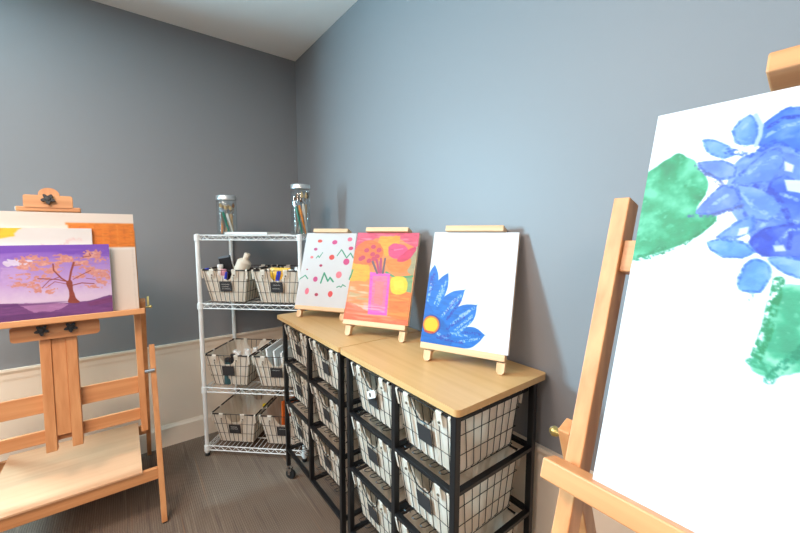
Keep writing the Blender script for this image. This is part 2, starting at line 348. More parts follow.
ART = {
 'dots': [
  ('bg',(233,228,226),(226,221,220),3),
  ('ell',(0.294,0.114),0.045,0.022,(232,70,50)),
  ('ell',(0.593,0.129),0.05,0.03,(225,70,135)),
  ('ell',(0.882,0.086),0.045,0.028,(240,100,130)),
  ('ell',(0.231,0.23),0.035,0.02,(195,60,115)),
  ('ell',(0.925,0.209),0.045,0.025,(215,55,110)),
  ('ell',(0.581,0.338),0.052,0.034,(235,60,45)),
  ('ell',(0.181,0.344),0.03,0.017,(245,130,125)),
  ('ell',(0.874,0.392),0.058,0.044,(225,60,130)),
  ('ell',(0.389,0.455),0.03,0.017,(185,45,85)),
  ('ell',(0.125,0.515),0.018,0.01,(185,50,80)),
  ('ell',(0.767,0.57),0.055,0.045,(248,125,135)),
  ('ell',(0.323,0.644),0.045,0.035,(210,65,125)),
  ('ell',(0.194,0.81),0.04,0.042,(248,120,140)),
  ('ell',(0.39,0.847),0.035,0.022,(185,45,75)),
  ('ell',(0.658,0.828),0.045,0.04,(235,65,60)),
  ('ell',(1.063,0.466),0.04,0.03,(235,70,60)),
  ('ell',(1.105,0.698),0.04,0.03,(225,60,130)),
  ('line',[(0.272,0.354),(0.306,0.319),(0.331,0.346),(0.386,0.275)],0.016,(45,150,105)),
  ('line',[(0.682,0.312),(0.75,0.228),(0.869,0.34),(0.933,0.274),(0.996,0.337)],0.02,(45,150,105)),
  ('line',[(0.004,0.653),(0.108,0.597),(0.167,0.64)],0.02,(45,150,105)),
  ('line',[(0.438,0.69),(0.48,0.555),(0.575,0.661),(0.605,0.611),(0.679,0.664)],0.028,(45,150,105)),
  ('line',[(0.764,0.736),(0.807,0.718),(0.844,0.732),(0.867,0.698),(0.925,0.719)],0.016,(45,150,105)),
  ('line',[(0.98,0.621),(1.012,0.538),(1.062,0.618)],0.028,(45,150,105)),
 ],
 'vase': [
  ('bg',(245,120,60),(250,150,60),6),
  ('poly',[(-0.003,-0.009),(1.009,-0.008),(0.996,0.181),(0.716,0.072),(0.37,0.059),(-0.002,0.197)],(228,70,110),0.9,0.03),
  ('streak',(0,0,1,0.14),(245,170,185),0.45,40,5),
  ('poly',[(0.386,0.045),(0.709,0.038),(0.707,0.214),(0.532,0.274),(0.354,0.162)],(250,165,30),0.95,0.02),
  ('poly',[(0.032,0.167),(0.198,0.09),(0.406,0.132),(0.488,0.247),(0.395,0.349),(0.19,0.398),(0.018,0.36)],(240,110,30),0.95,0.015),
  ('poly',[(-0.023,0.361),(0.266,0.381),(0.337,0.521),(0.25,0.567),(-0.008,0.579)],(255,172,20),0.95,0.02),
  ('poly',[(-0.078,0.625),(0.344,0.632),(0.369,0.903),(-0.021,0.918)],(245,140,70),0.8,0.02),
  ('streak',(0,0.6,0.42,0.8),(190,170,120),0.8,30,3),
  ('streak',(0,0.58,0.38,0.78),(250,225,200),0.5,36,4),
  ('streak',(0,0.78,1,1),(250,235,225),0.5,34,4),
  ('poly',[(-0.05,0.809),(0.366,0.89),(0.707,0.93),(0.987,0.933),(1.016,0.998),(-0.006,1.006)],(240,85,50),0.6,0.03),
  ('streak',(0,0.75,1,1),(255,180,150),0.6,38,3),
  ('poly',[(0.674,0.682),(1.004,0.65),(1.009,0.956),(0.687,0.919)],(248,120,35),0.9,0.02),
  ('streak',(0.55,0.65,1,0.98),(255,160,60),0.5,40,4),
  ('poly',[(0.87,0.211),(1.012,0.153),(0.99,0.479),(0.896,0.443)],(165,160,120),0.9,0.02),
  ('poly',[(0.886,0.484),(0.985,0.493),(0.988,0.659),(0.905,0.642)],(120,165,110),0.9,0.02),
  ('line',[(0.571,0.455),(0.73,0.512),(0.974,0.485)],0.035,(85,150,95)),
  ('line',[(0.001,0.535),(0.02,0.447)],0.03,(80,150,80)),
  ('poly',[(0.541,0.316),(0.903,0.293),(0.914,0.388),(0.825,0.446),(0.661,0.444),(0.578,0.4)],(250,130,35),0.95,0.015),
  ('poly',[(0.549,0.174),(0.634,0.13),(0.785,0.142),(0.87,0.211),(0.827,0.267),(0.706,0.304),(0.589,0.273)],(235,60,120),0.95,0.015),
  ('poly',[(0.71,0.32),(0.793,0.24),(0.916,0.169),(0.981,0.176),(0.918,0.279),(0.802,0.329)],(225,35,90),0.95,0.01),
  ('line',[(0.649,0.201),(0.775,0.185)],0.02,(245,110,150)),
  ('poly',[(0.654,0.534),(0.709,0.499),(0.842,0.496),(0.915,0.549),(0.915,0.642),(0.836,0.686),(0.72,0.679),(0.671,0.615)],(252,205,30),1,0.01),
  ('poly',[(0.708,0.546),(0.849,0.534),(0.878,0.631),(0.739,0.646)],(255,225,60),0.7,0.02),
  ('ell',(0.304,0.169),0.042,0.026,(205,50,80)),
  ('ell',(0.402,0.205),0.042,0.026,(205,50,80)),
  ('ell',(0.198,0.212),0.042,0.026,(205,50,80)),
  ('ell',(0.387,0.278),0.042,0.026,(205,50,80)),
  ('ell',(0.308,0.256),0.042,0.026,(205,50,80)),
  ('ell',(0.266,0.332),0.042,0.026,(205,50,80)),
  ('ell',(0.154,0.298),0.042,0.026,(205,50,80)),
  ('ell',(0.125,0.313),0.042,0.026,(205,50,80)),
  ('ell',(0.339,0.307),0.042,0.026,(205,50,80)),
  ('poly',[(0.312,0.46),(0.636,0.467),(0.676,0.919),(0.381,0.924)],(238,85,185),1,0.004),
  ('poly',[(0.367,0.5),(0.603,0.501),(0.631,0.876),(0.417,0.881)],(240,115,145),0.95,0.012),
  ('poly',[(0.423,0.559),(0.557,0.566),(0.582,0.821),(0.452,0.803)],(240,125,110),0.6,0.03),
  ('streak',(0.28,0.8,0.66,0.93),(250,180,210),0.6,60,3),
  ('line',[(0.328,0.342),(0.43,0.469)],0.034,(110,80,90)),
  ('line',[(0.523,0.303),(0.519,0.46)],0.034,(105,80,90)),
  ('line',[(0.389,0.321),(0.458,0.46)],0.036,(190,40,95)),
  ('line',[(0.455,0.305),(0.485,0.459)],0.036,(185,45,95)),
  ('line',[(0.43,0.334),(0.46,0.418)],0.012,(120,100,110)),
 ],
 'blue': [
  ('bg',(244,243,246),(238,238,243),3),
  ('poly',[(0.057,0.308),(0.057,0.308),(0.057,0.308),(0.112,0.384),(0.122,0.485),(0.049,0.632),(0.003,0.917),(-0.022,0.58),(0.003,0.389)],(0,112,205),1,0.003),
  ('poly',[(0.241,0.373),(0.241,0.373),(0.241,0.373),(0.254,0.491),(0.206,0.621),(0.081,0.798),(0.007,0.833),(0.016,0.606),(0.134,0.441)],(0,112,205),1,0.003),
  ('poly',[(0.463,0.512),(0.463,0.512),(0.463,0.512),(0.42,0.638),(0.278,0.808),(0.113,0.864),(0.11,0.74),(0.204,0.607),(0.327,0.535)],(0,112,205),1,0.003),
  ('poly',[(0.619,0.631),(0.619,0.631),(0.619,0.631),(0.602,0.752),(0.49,0.847),(0.283,0.942),(0.119,0.891),(0.302,0.724),(0.458,0.644)],(0,112,205),1,0.003),
  ('poly',[(0.741,0.868),(0.741,0.868),(0.741,0.868),(0.666,0.947),(0.568,0.994),(0.369,1.004),(0.02,0.998),(-0.023,0.947),(0.309,0.872),(0.488,0.831),(0.63,0.82)],(0,112,205),1,0.003),
  ('poly',[(-0.019,0.637),(0.129,0.738),(0.302,0.833),(0.368,0.999),(-0.011,1.006),(-0.021,0.919)],(0,102,192),1,0.003),
  ('dry',[(0.064,0.386),(0.058,0.531)],0.03,(50,60,160)),
  ('dry',[(0.227,0.45),(0.165,0.61)],0.03,(170,195,238)),
  ('dry',[(0.442,0.544),(0.333,0.681)],0.03,(170,195,238)),
  ('dry',[(0.433,0.605),(0.293,0.779)],0.03,(50,60,160)),
  ('dry',[(0.588,0.66),(0.436,0.74)],0.03,(170,195,238)),
  ('dry',[(0.57,0.781),(0.424,0.888)],0.03,(170,195,238)),
  ('dry',[(0.689,0.868),(0.494,0.872)],0.03,(50,60,160)),
  ('dry',[(0.677,0.905),(0.471,0.953)],0.03,(170,195,238)),
  ('dry',[(0.16,0.901),(0.321,0.943)],0.03,(170,195,238)),
  ('dry',[(0.037,0.417),(0.036,0.562)],0.03,(50,60,160)),
  ('dry',[(0.184,0.495),(0.122,0.655)],0.03,(170,195,238)),
  ('dry',[(0.211,0.536),(0.156,0.667)],0.03,(170,195,238)),
  ('dry',[(0.375,0.595),(0.264,0.727)],0.03,(50,60,160)),
  ('dry',[(0.342,0.625),(0.231,0.758)],0.03,(170,195,238)),
  ('dry',[(0.538,0.691),(0.355,0.814)],0.03,(170,195,238)),
  ('dry',[(0.509,0.734),(0.306,0.859)],0.03,(50,60,160)),
  ('dry',[(0.58,0.727),(0.401,0.863)],0.03,(170,195,238)),
  ('dry',[(0.35,0.895),(0.571,0.898)],0.03,(170,195,238)),
  ('dry',[(0.247,0.951),(0.508,0.957)],0.03,(50,60,160)),
  ('dry',[(0.042,0.489),(0.029,0.634)],0.03,(170,195,238)),
  ('dry',[(0.408,0.565),(0.308,0.647)],0.03,(170,195,238)),
  ('dry',[(0.207,0.945),(0.353,0.908)],0.03,(50,60,160)),
  ('ell',(0.109,0.843),0.115,0.085,(60,60,140)),
  ('ell',(0.105,0.843),0.103,0.077,(225,120,20)),
  ('ell',(0.105,0.843),0.083,0.062,(250,195,10)),
  ('line',[(0.041,0.905),(0.141,0.908)],0.02,(190,50,40)),
 ],
 'hydrangea': [
  ('bg',(246,245,249),(242,241,246),3),
  ('mott',[(-0.0135,0.187),(0.0298,0.1485),(0.0573,0.1314),(0.0771,0.1235),(0.1173,0.1459),(0.1332,0.1719),(0.1616,0.2084),(0.163,0.2414),(0.1431,0.2814),(0.1936,0.2992),(0.177,0.3307),(0.1304,0.3676),(0.07,0.3947),(0.0068,0.4133),(-0.0059,0.4203),(-0.0312,0.293)],(60,172,130),(140,215,185),0.006),
  ('dry',[(0.0708,0.3989),(0.1306,0.3692),(0.1919,0.311)],0.008,(30,140,100)),
  ('dry',[(0.0109,0.4105),(0.0458,0.4043),(0.0761,0.3817)],0.02,(30,150,110)),
  ('mott',[(0.219,0.1664),(0.2582,0.1406),(0.2723,0.1044),(0.3337,0.1087),(0.3936,0.1344),(0.4306,0.3952),(0.3396,0.4039),(0.2875,0.3601),(0.2522,0.3309),(0.2064,0.2444)],(120,155,228),(165,190,238),0.006),
  ('mott',[(0.2566,0.1287),(0.2627,0.0791),(0.2904,0.0542),(0.3077,0.0492),(0.343,0.0592),(0.3891,0.0915),(0.3973,0.1695),(0.3398,0.1608),(0.3001,0.1323),(0.2763,0.1359)],(85,138,225),(136,172,231),0.003),
  ('dry',[(0.2566,0.1287),(0.2627,0.0791),(0.2904,0.0542),(0.3077,0.0492),(0.343,0.0592),(0.3891,0.0915),(0.3973,0.1695),(0.3398,0.1608),(0.3001,0.1323),(0.2763,0.1359),(0.2566,0.1287)],0.0065,(60,110,205)),
  ('mott',[(0.1325,0.095),(0.1599,0.1016),(0.1955,0.1225),(0.2092,0.145),(0.1857,0.1521),(0.1497,0.1319)],(130,172,238),(166,195,240),0.003),
  ('dry',[(0.1325,0.095),(0.1599,0.1016),(0.1955,0.1225),(0.2092,0.145),(0.1857,0.1521),(0.1497,0.1319),(0.1325,0.095)],0.0065,(90,140,220)),
  ('mott',[(0.2296,0.0496),(0.2452,0.0675),(0.2528,0.1007),(0.2462,0.123),(0.2302,0.1267),(0.2079,0.1124),(0.198,0.082),(0.2108,0.0601)],(115,162,235),(156,188,238),0.003),
  ('dry',[(0.2296,0.0496),(0.2452,0.0675),(0.2528,0.1007),(0.2462,0.123),(0.2302,0.1267),(0.2079,0.1124),(0.198,0.082),(0.2108,0.0601),(0.2296,0.0496)],0.0065,(80,130,215)),
  ('line',[(0.2416,0.0508),(0.2567,0.0818),(0.2572,0.1093),(0.2516,0.1302)],0.009,(185,203,238)),
  ('dry',[(0.1937,0.1345),(0.219,0.1424),(0.2439,0.154),(0.2646,0.1416),(0.2874,0.1263)],0.016,(55,105,205)),
  ('mott',[(0.1307,0.1563),(0.1866,0.158),(0.2173,0.1781),(0.2173,0.2019),(0.1867,0.2068),(0.1462,0.1819)],(125,158,220),(163,185,228),0.003),
  ('dry',[(0.1307,0.1563),(0.1866,0.158),(0.2173,0.1781),(0.2173,0.2019),(0.1867,0.2068),(0.1462,0.1819),(0.1307,0.1563)],0.0065,(85,125,205)),
  ('mott',[(0.2934,0.221),(0.3155,0.2085),(0.3483,0.2333),(0.4046,0.2383),(0.4198,0.383),(0.309,0.3881),(0.266,0.3384),(0.2796,0.3016)],(78,122,215),(131,161,224),0.003),
  ('dry',[(0.2934,0.221),(0.3155,0.2085),(0.3483,0.2333),(0.4046,0.2383),(0.4198,0.383),(0.309,0.3881),(0.266,0.3384),(0.2796,0.3016),(0.2934,0.221)],0.0065,(60,95,195)),
  ('mott',[(0.2162,0.2176),(0.2383,0.1846),(0.272,0.1505),(0.2985,0.1433),(0.3118,0.1787),(0.2934,0.221),(0.2568,0.2251)],(112,150,222),(154,180,229),0.003),
  ('dry',[(0.2162,0.2176),(0.2383,0.1846),(0.272,0.1505),(0.2985,0.1433),(0.3118,0.1787),(0.2934,0.221),(0.2568,0.2251),(0.2162,0.2176)],0.0065,(80,115,195)),
  ('mott',[(0.2236,0.2222),(0.2706,0.2339),(0.3042,0.2587),(0.3225,0.2885),(0.2993,0.313),(0.2619,0.3086),(0.2381,0.2775)],(115,155,228),(156,183,233),0.003),
  ('dry',[(0.2236,0.2222),(0.2706,0.2339),(0.3042,0.2587),(0.3225,0.2885),(0.2993,0.313),(0.2619,0.3086),(0.2381,0.2775),(0.2236,0.2222)],0.0065,(80,115,195)),
  ('mott',[(0.1445,0.2896),(0.165,0.2538),(0.1928,0.2234),(0.2248,0.2301),(0.2393,0.2622),(0.2253,0.2808),(0.1926,0.2929)],(118,150,226),(158,180,232),0.003),
  ('dry',[(0.1445,0.2896),(0.165,0.2538),(0.1928,0.2234),(0.2248,0.2301),(0.2393,0.2622),(0.2253,0.2808),(0.1926,0.2929),(0.1445,0.2896)],0.0065,(75,115,205)),
  ('mott',[(0.2014,0.3503),(0.237,0.3157),(0.2672,0.3012),(0.2743,0.331),(0.2422,0.3521)],(112,155,232),(154,183,236),0.003),
  ('dry',[(0.2014,0.3503),(0.237,0.3157),(0.2672,0.3012),(0.2743,0.331),(0.2422,0.3521),(0.2014,0.3503)],0.0065,(80,125,215)),
  ('dry',[(0.1304,0.2975),(0.179,0.2972),(0.232,0.281),(0.2442,0.2739)],0.012,(95,115,170)),
  ('dry',[(0.1278,0.1628),(0.1634,0.1962),(0.1958,0.2197)],0.014,(95,115,170)),
  ('mott',[(0.2684,0.3597),(0.2951,0.3303),(0.3581,0.3168),(0.4039,0.3307),(0.4199,0.3886),(0.3672,0.3947),(0.2971,0.3913)],(60,100,205),(119,146,217),0.003),
  ('dry',[(0.2684,0.3597),(0.2951,0.3303),(0.3581,0.3168),(0.4039,0.3307),(0.4199,0.3886),(0.3672,0.3947),(0.2971,0.3913),(0.2684,0.3597)],0.0065,(50,85,180)),
  ('mott',[(0.1816,0.363),(0.2086,0.3555),(0.2626,0.3635),(0.2811,0.3848),(0.2611,0.3981),(0.2219,0.3987),(0.1915,0.3808)],(110,165,238),(153,190,240),0.003),
  ('dry',[(0.1816,0.363),(0.2086,0.3555),(0.2626,0.3635),(0.2811,0.3848),(0.2611,0.3981),(0.2219,0.3987),(0.1915,0.3808),(0.1816,0.363)],0.0065,(65,120,215)),
  ('mott',[(0.2666,0.4146),(0.2831,0.3992),(0.3082,0.4084),(0.3176,0.4357),(0.3019,0.4721),(0.2653,0.4727),(0.2578,0.4554)],(110,165,238),(153,190,240),0.003),
  ('dry',[(0.2666,0.4146),(0.2831,0.3992),(0.3082,0.4084),(0.3176,0.4357),(0.3019,0.4721),(0.2653,0.4727),(0.2578,0.4554),(0.2666,0.4146)],0.0065,(65,120,215)),
  ('mott',[(0.3069,0.3979),(0.3377,0.3928),(0.3759,0.3975),(0.4219,0.4076),(0.4154,0.4367),(0.3722,0.4375),(0.3359,0.4238)],(125,170,235),(163,194,238),0.003),
  ('dry',[(0.3069,0.3979),(0.3377,0.3928),(0.3759,0.3975),(0.4219,0.4076),(0.4154,0.4367),(0.3722,0.4375),(0.3359,0.4238),(0.3069,0.3979)],0.0065,(70,120,215)),
  ('dry',[(0.2846,0.4776),(0.2892,0.489)],0.014,(130,170,235)),
  ('poly',[(0.3113,0.1749),(0.3302,0.1884),(0.3293,0.2042),(0.3132,0.1995)],(245,244,249),0.8,0.004),
  ('poly',[(0.3157,0.2195),(0.3513,0.2265),(0.3654,0.2557),(0.3258,0.2457)],(245,244,249),0.8,0.004),
  ('poly',[(0.2457,0.3309),(0.2613,0.3272),(0.2601,0.3421),(0.2446,0.346)],(245,244,249),0.8,0.004),
  ('poly',[(0.3148,0.3693),(0.3316,0.3667),(0.3371,0.379),(0.3192,0.3811)],(245,244,249),0.7,0.004),
  ('dry',[(0.2669,0.1111),(0.2953,0.0936),(0.3315,0.0898)],0.01,(170,195,240)),
  ('dry',[(0.3151,0.2521),(0.3453,0.2683),(0.3872,0.264)],0.01,(170,195,240)),
  ('dry',[(0.2836,0.331),(0.3038,0.3022),(0.3511,0.3174)],0.01,(170,195,240)),
  ('dry',[(0.3179,0.3665),(0.3418,0.3312),(0.3953,0.338)],0.01,(170,195,240)),
  ('dry',[(0.2143,0.0852),(0.2259,0.0714)],0.01,(170,195,240)),
  ('dry',[(0.2404,0.2468),(0.2641,0.2787),(0.2909,0.2946)],0.01,(170,195,240)),
  ('dry',[(0.2405,0.2004),(0.2688,0.173),(0.2923,0.1648)],0.01,(170,195,240)),
  ('dry',[(0.1755,0.2746),(0.207,0.2484)],0.01,(170,195,240)),
  ('dry',[(0.2702,0.0885),(0.2985,0.0714),(0.3297,0.0746)],0.011,(55,90,190)),
  ('dry',[(0.3253,0.2886),(0.3409,0.3242),(0.3413,0.3728)],0.011,(55,90,190)),
  ('dry',[(0.2568,0.2251),(0.2963,0.2434),(0.3178,0.2739)],0.011,(55,90,190)),
  ('dry',[(0.3044,0.3526),(0.2845,0.3383),(0.2752,0.3604)],0.011,(55,90,190)),
  ('mott',[(0.3359,0.4545),(0.3733,0.4473),(0.4357,0.4503),(0.4511,0.5986),(0.3939,0.6225),(0.3446,0.6453),(0.3063,0.6356),(0.2983,0.6207),(0.3143,0.5866),(0.3233,0.5241)],(85,185,150),(175,222,200),0.012),
  ('dry',[(0.3329,0.4446),(0.3293,0.4961),(0.324,0.551),(0.3122,0.614)],0.024,(35,150,105)),
  ('dry',[(0.3397,0.6499),(0.3554,0.6231),(0.378,0.592),(0.4088,0.5539)],0.02,(30,150,120)),
  ('dry',[(0.3045,0.6226),(0.3368,0.6278),(0.3446,0.6453)],0.02,(60,165,130)),
 ],
 'tree': [
  ('grad',[(0,(125,72,188)),(0.12,(120,66,184)),(0.2,(165,125,205)),(0.5,(200,160,215)),(0.72,(228,200,225)),(1,(228,200,225))]),
  ('streak',(0,0.0,1,0.3),(160,110,205),0.7,14,2),
  ('poly',[(0.183,0.209),(0.253,0.182),(0.364,0.198),(0.354,0.265),(0.25,0.273),(0.189,0.254)],(240,228,240),0.8,0.03),
  ('poly',[(0.158,0.282),(0.312,0.308),(0.388,0.454),(0.305,0.537),(0.152,0.49)],(205,165,220),0.6,0.04),
  ('poly',[(0.804,0.03),(1.0,0.018),(0.998,0.172),(0.838,0.131)],(130,80,190),0.7,0.03),
  ('poly',[(-0.141,0.713),(0.144,0.742),(0.544,0.793),(0.813,0.793),(1.008,0.747),(1.008,1.043),(0.134,1.08),(-0.15,1.076)],(122,62,128),1,0.006),
  ('poly',[(0.266,0.76),(0.46,0.78),(0.631,0.815),(0.541,0.881),(0.39,0.887),(0.312,0.828)],(190,130,180),0.8,0.02),
  ('streak',(0,0.74,1,1),(90,40,105),0.7,16,2),
  ('poly',[(0.775,0.821),(1.007,0.76),(1.01,0.839),(0.811,0.866)],(130,55,110),0.7,0.01),
  ('dry',[(0.062,1.006),(0.452,1.022),(0.804,1.03),(0.997,1.007)],0.03,(95,45,130)),
  ('blob',(0.38,0.189),0.099,0.044,(224,145,126)),
  ('blob',(0.329,0.294),0.072,0.043,(224,145,126)),
  ('blob',(0.293,0.414),0.072,0.042,(224,145,126)),
  ('blob',(0.266,0.518),0.047,0.03,(224,145,126)),
  ('blob',(0.355,0.481),0.073,0.031,(224,145,126)),
  ('blob',(0.443,0.271),0.093,0.069,(224,145,126)),
  ('blob',(0.565,0.199),0.087,0.064,(224,145,126)),
  ('blob',(0.525,0.34),0.069,0.051,(224,145,126)),
  ('blob',(0.67,0.205),0.081,0.059,(224,145,126)),
  ('blob',(0.759,0.243),0.074,0.059,(224,145,126)),
  ('blob',(0.856,0.148),0.086,0.074,(224,145,126)),
  ('blob',(0.909,0.252),0.078,0.054,(224,145,126)),
  ('blob',(0.811,0.346),0.075,0.059,(224,145,126)),
  ('blob',(0.904,0.403),0.077,0.074,(224,145,126)),
  ('blob',(0.938,0.508),0.059,0.074,(224,145,126)),
  ('blob',(0.878,0.585),0.096,0.04,(224,145,126)),
  ('blob',(0.441,0.6),0.075,0.037,(224,145,126)),
  ('blob',(0.49,0.637),0.042,0.028,(224,145,126)),
  ('blob',(0.734,0.438),0.046,0.04,(224,145,126)),
  ('blob',(0.472,0.43),0.067,0.038,(224,145,126)),
  ('blob',(0.401,0.548),0.083,0.028,(224,145,126)),
  ('poly',[(0.624,0.515),(0.669,0.497),(0.676,0.628),(0.696,0.744),(0.724,0.807),(0.631,0.796),(0.645,0.705),(0.638,0.607)],(150,58,42),1,0.004),
  ('line',[(0.65,0.528),(0.59,0.458),(0.534,0.347),(0.532,0.261)],0.012,(150,58,42)),
  ('line',[(0.65,0.512),(0.667,0.384),(0.695,0.249)],0.016,(150,58,42)),
  ('line',[(0.641,0.511),(0.555,0.47),(0.471,0.456),(0.413,0.447)],0.009,(150,58,42)),
  ('line',[(0.672,0.563),(0.749,0.538),(0.85,0.559)],0.01,(150,58,42)),
  ('line',[(0.682,0.482),(0.753,0.424),(0.829,0.37)],0.007,(150,58,42)),
  ('line',[(0.631,0.542),(0.537,0.5),(0.484,0.558)],0.006,(150,58,42)),
  ('line',[(0.574,0.44),(0.495,0.48),(0.442,0.568)],0.006,(150,58,42)),
  ('line',[(0.681,0.287),(0.749,0.285)],0.006,(150,58,42)),
  ('line',[(0.771,0.178),(0.837,0.164),(0.828,0.13)],0.008,(150,58,42)),
  ('line',[(0.788,0.476),(0.862,0.5)],0.005,(150,58,42)),
 ],
}
POW=(38,37,42,235); WARM=(1,.77,.64); COOL=(.42,.79,1); EXPO=0.25
# ------------------------------------------------------------------ big wooden studio easels
def star_knob(parent,fn,x,s,n,name='knob'):
    """black star knob whose axis points out of the easel plane"""
    k=MB(fn); pts=[]
    for i in range(40):
        a=2*PI*i/40; r=.0185+.0055*math.cos(5*a+PI/2); pts.append((x+r*math.cos(a),s+r*math.sin(a)))
    k.prism(pts,-n-.016,-n-.004,'xz')
    k.lathe([(.008,0),(.008,.005)],(x,-n,s),16,'y'); k.lathe([(.010,.016),(.008,.0185),(0,.0195)],(x,-n,s),16,'y')
    return k.build(name,BLACKP,parent,True)
def make_easel(loc,rz,lean,yh,foot_f,foot_r,zled,zclamp,label,gap,utop,lh,cbw,cbh,wing,ux=0,hs=1.03,cg=.016):
    """local frame: x across, -y towards the viewer; yh = front plane of the mast at z=0"""
    t=empty('studio_easel',loc,rz,label,'easel')
    l=R(lean)
    U=Vector((0,math.sin(l),math.cos(l))); Nn=Vector((0,-math.cos(l),math.sin(l))); O=Vector((0,yh,0))
    F=lambda p: O+Vector((p.x,0,0))+U*p.z-Nn*p.y       # (x, depth behind the front plane, distance up the mast)
    s0=.438/math.cos(l)
    def bx(nm,a,b,m,par=t,bev=.002): return MB(F).box(a,b,bev).build(nm,m,par)
    for q in (-1,1):
        x0,x1=sorted((q*(.270+ux),q*(.297+ux))); bx('upright',(x0,-.004,s0-.02),(x1,.040,utop),OAK['z'])
    for a,b in ((.605,.685),(.475,.53)):
        bx('crossbar',(-.270-ux,.022,a),(.270+ux,.040,b),OAK['x'])
    bx('crossbar',(-.270-ux,.004,utop-.135),(.270+ux,.034,utop-.078),OAK['x'])
    for q in (-1,1):
        x0,x1=sorted((q*.024,q*.060)); bx('mast_rail',(x0,-.018,s0),(x1,.0215,utop-.14),OAK['z'])
    bx('mast_board',(-.0235,-.012,s0+.06),(.0235,.0035,zclamp+.03),OAK['z'])
    # ledge that carries the canvas, with its clamp board and two star knobs
    ld=MB(F).box((-.313-ux/2,-.019-gap,zled-lh),(.313+ux/2,-.020,zled),.003).build('ledge',OAK['x'],t)
    br=MB(F); br.prism(rounded(-.142,zled-.093,.142,zled-lh-.0005,.014),-.036,-.019,'xz'); cb=br.build('clamp_board',OAK['x'],t)
    star_knob(cb,F,-.046,zled-lh-.026,.036); star_knob(cb,F,.046,zled-lh-.026,.036)
    # top clamp
    c=MB(F); c.prism(rounded(-.078,zclamp+.012,.078,zclamp+.066,.008),-.040,-.019,'xz'); tc_=c.build('top_clamp',OAK['x'],t)
    MB(F).box((-cbw,-.021-cg,zclamp-.003),(cbw,-.006,zclamp-.003+cbh),.003).build('clamp_bar',OAK['x'],tc_)
    c=MB(F); c.prism([(.034*math.cos(2*PI*i/28),zclamp+.074+.030*math.sin(2*PI*i/28)) for i in range(28)],-.018,.006,'xz'); c.build('slider_head',OAK['z'],tc_,True)
    star_knob(tc_,F,0,zclamp+.048,.040)
    # legs: straight bars between two points, seen from the side
    def bar(nm,x0,x1,p,q,wd,m=OAK['z']):
        (y0,z0),(y1,z1)=p,q; dx=Vector((0,y1-y0,z1-z0)).normalized(); pr=Vector((0,-dx.z,dx.y))
        b=MB(lambda v: Vector((v.x,y0,z0))+dx*v.z+pr*v.y); L=math.hypot(y1-y0,z1-z0)
        b.box((x0,-wd/2,0),(x1,wd/2,L),.002); return b.build(nm,m,t)
    hinge=F(Vector((0,.03,hs))); ft=F(Vector((0,.020,.83)))
    for q in (-1,1):
        x0,x1=sorted((q*(.298+ux),q*(.320+ux))); hd=(hinge-Vector((0,foot_r,.004))).normalized()*.03; leg=bar('rear_leg',x0,x1,(foot_r,.004),(hinge.y+hd.y,hinge.z+hd.z),.034)
        if wing: MB().lathe([(.004,-.006*q),(.004,.014*q),(.007,.014*q),(.008,.022*q),(.004,.026*q)],(q*(.321+ux),hinge.y,hinge.z-.012),12,'x').build('hinge_bolt',BRASS,leg,True)
        if not wing:
            MB().lathe([(.005,0),(.005,-.008),(.009,-.014),(.010,-.020),(.006,-.026),(0,-.028)],(q*(.321+ux),hinge.y,hinge.z),14,'x').build('bolt_cap',BRASS,leg,True) if q<0 else None
        wn=MB(); wn.prism([(hinge.y-.004,hinge.z-.006),(hinge.y+.006,hinge.z-.006),(hinge.y+.012,hinge.z+.028),(hinge.y+.006,hinge.z+.040),(hinge.y+.001,hinge.z+.034)],q*.332-.004,q*.332+.004,'yz')
        if wing: wn.build('wing_nut',BRASS,leg,True)
        x0,x1=sorted((q*(.322+ux),q*(.345+ux))); leg=bar('front_leg',x0,x1,(foot_f,.004),(ft.y,ft.z),.032)
        MB().box((x0+.004,foot_f-.010,0),(x1-.004,foot_f+.010,.006)).build('foot_pad',RUBBER,leg)
        pz=F(Vector((0,.02,.71))); MB().lathe([(.010,-.020),(.010,.020)],(q*.318,pz.y-.03,pz.z),14,'x').build('pivot_bolt',CHROME,leg,True)
    yf=foot_f+(ft.y-foot_f)*.235/ft.z
    MB().box((-.322-ux,yf-.012,.198),(.322+ux,yf+.010,.252),.002).build('front_rail',OAK['x'],t)
    yr=foot_r+(hinge.y-foot_r)*.215/hinge.z
    MB().box((-.298-ux,yr-.010,.185),(.298+ux,yr+.012,.238),.002).build('rear_rail',OAK['x'],t)
    tb=MB().box((-.262,yf-.020,.2525),(.262,yr+.0,.262),.001).build('tray_board',PLY,t)
    return t
# left easel, parallel to the left wall
EX=-1.329
make_easel((EX,0,0),0,7.8,-.662,-.728,-.040,1.018,1.480,'wooden easel by the left wall holding the purple tree painting',.076,1.40,.026,.103,.0195,True)
# right easel, facing into the room, next to the rolling cart
make_easel((0,-2.70,0),R(-90),16.7,-.789,-.80,-.075,1.036,1.655,'wooden easel on the right holding the large blue hydrangea canvas',.042,1.508,.033,.119,.030,False,.012,1.06,.042)

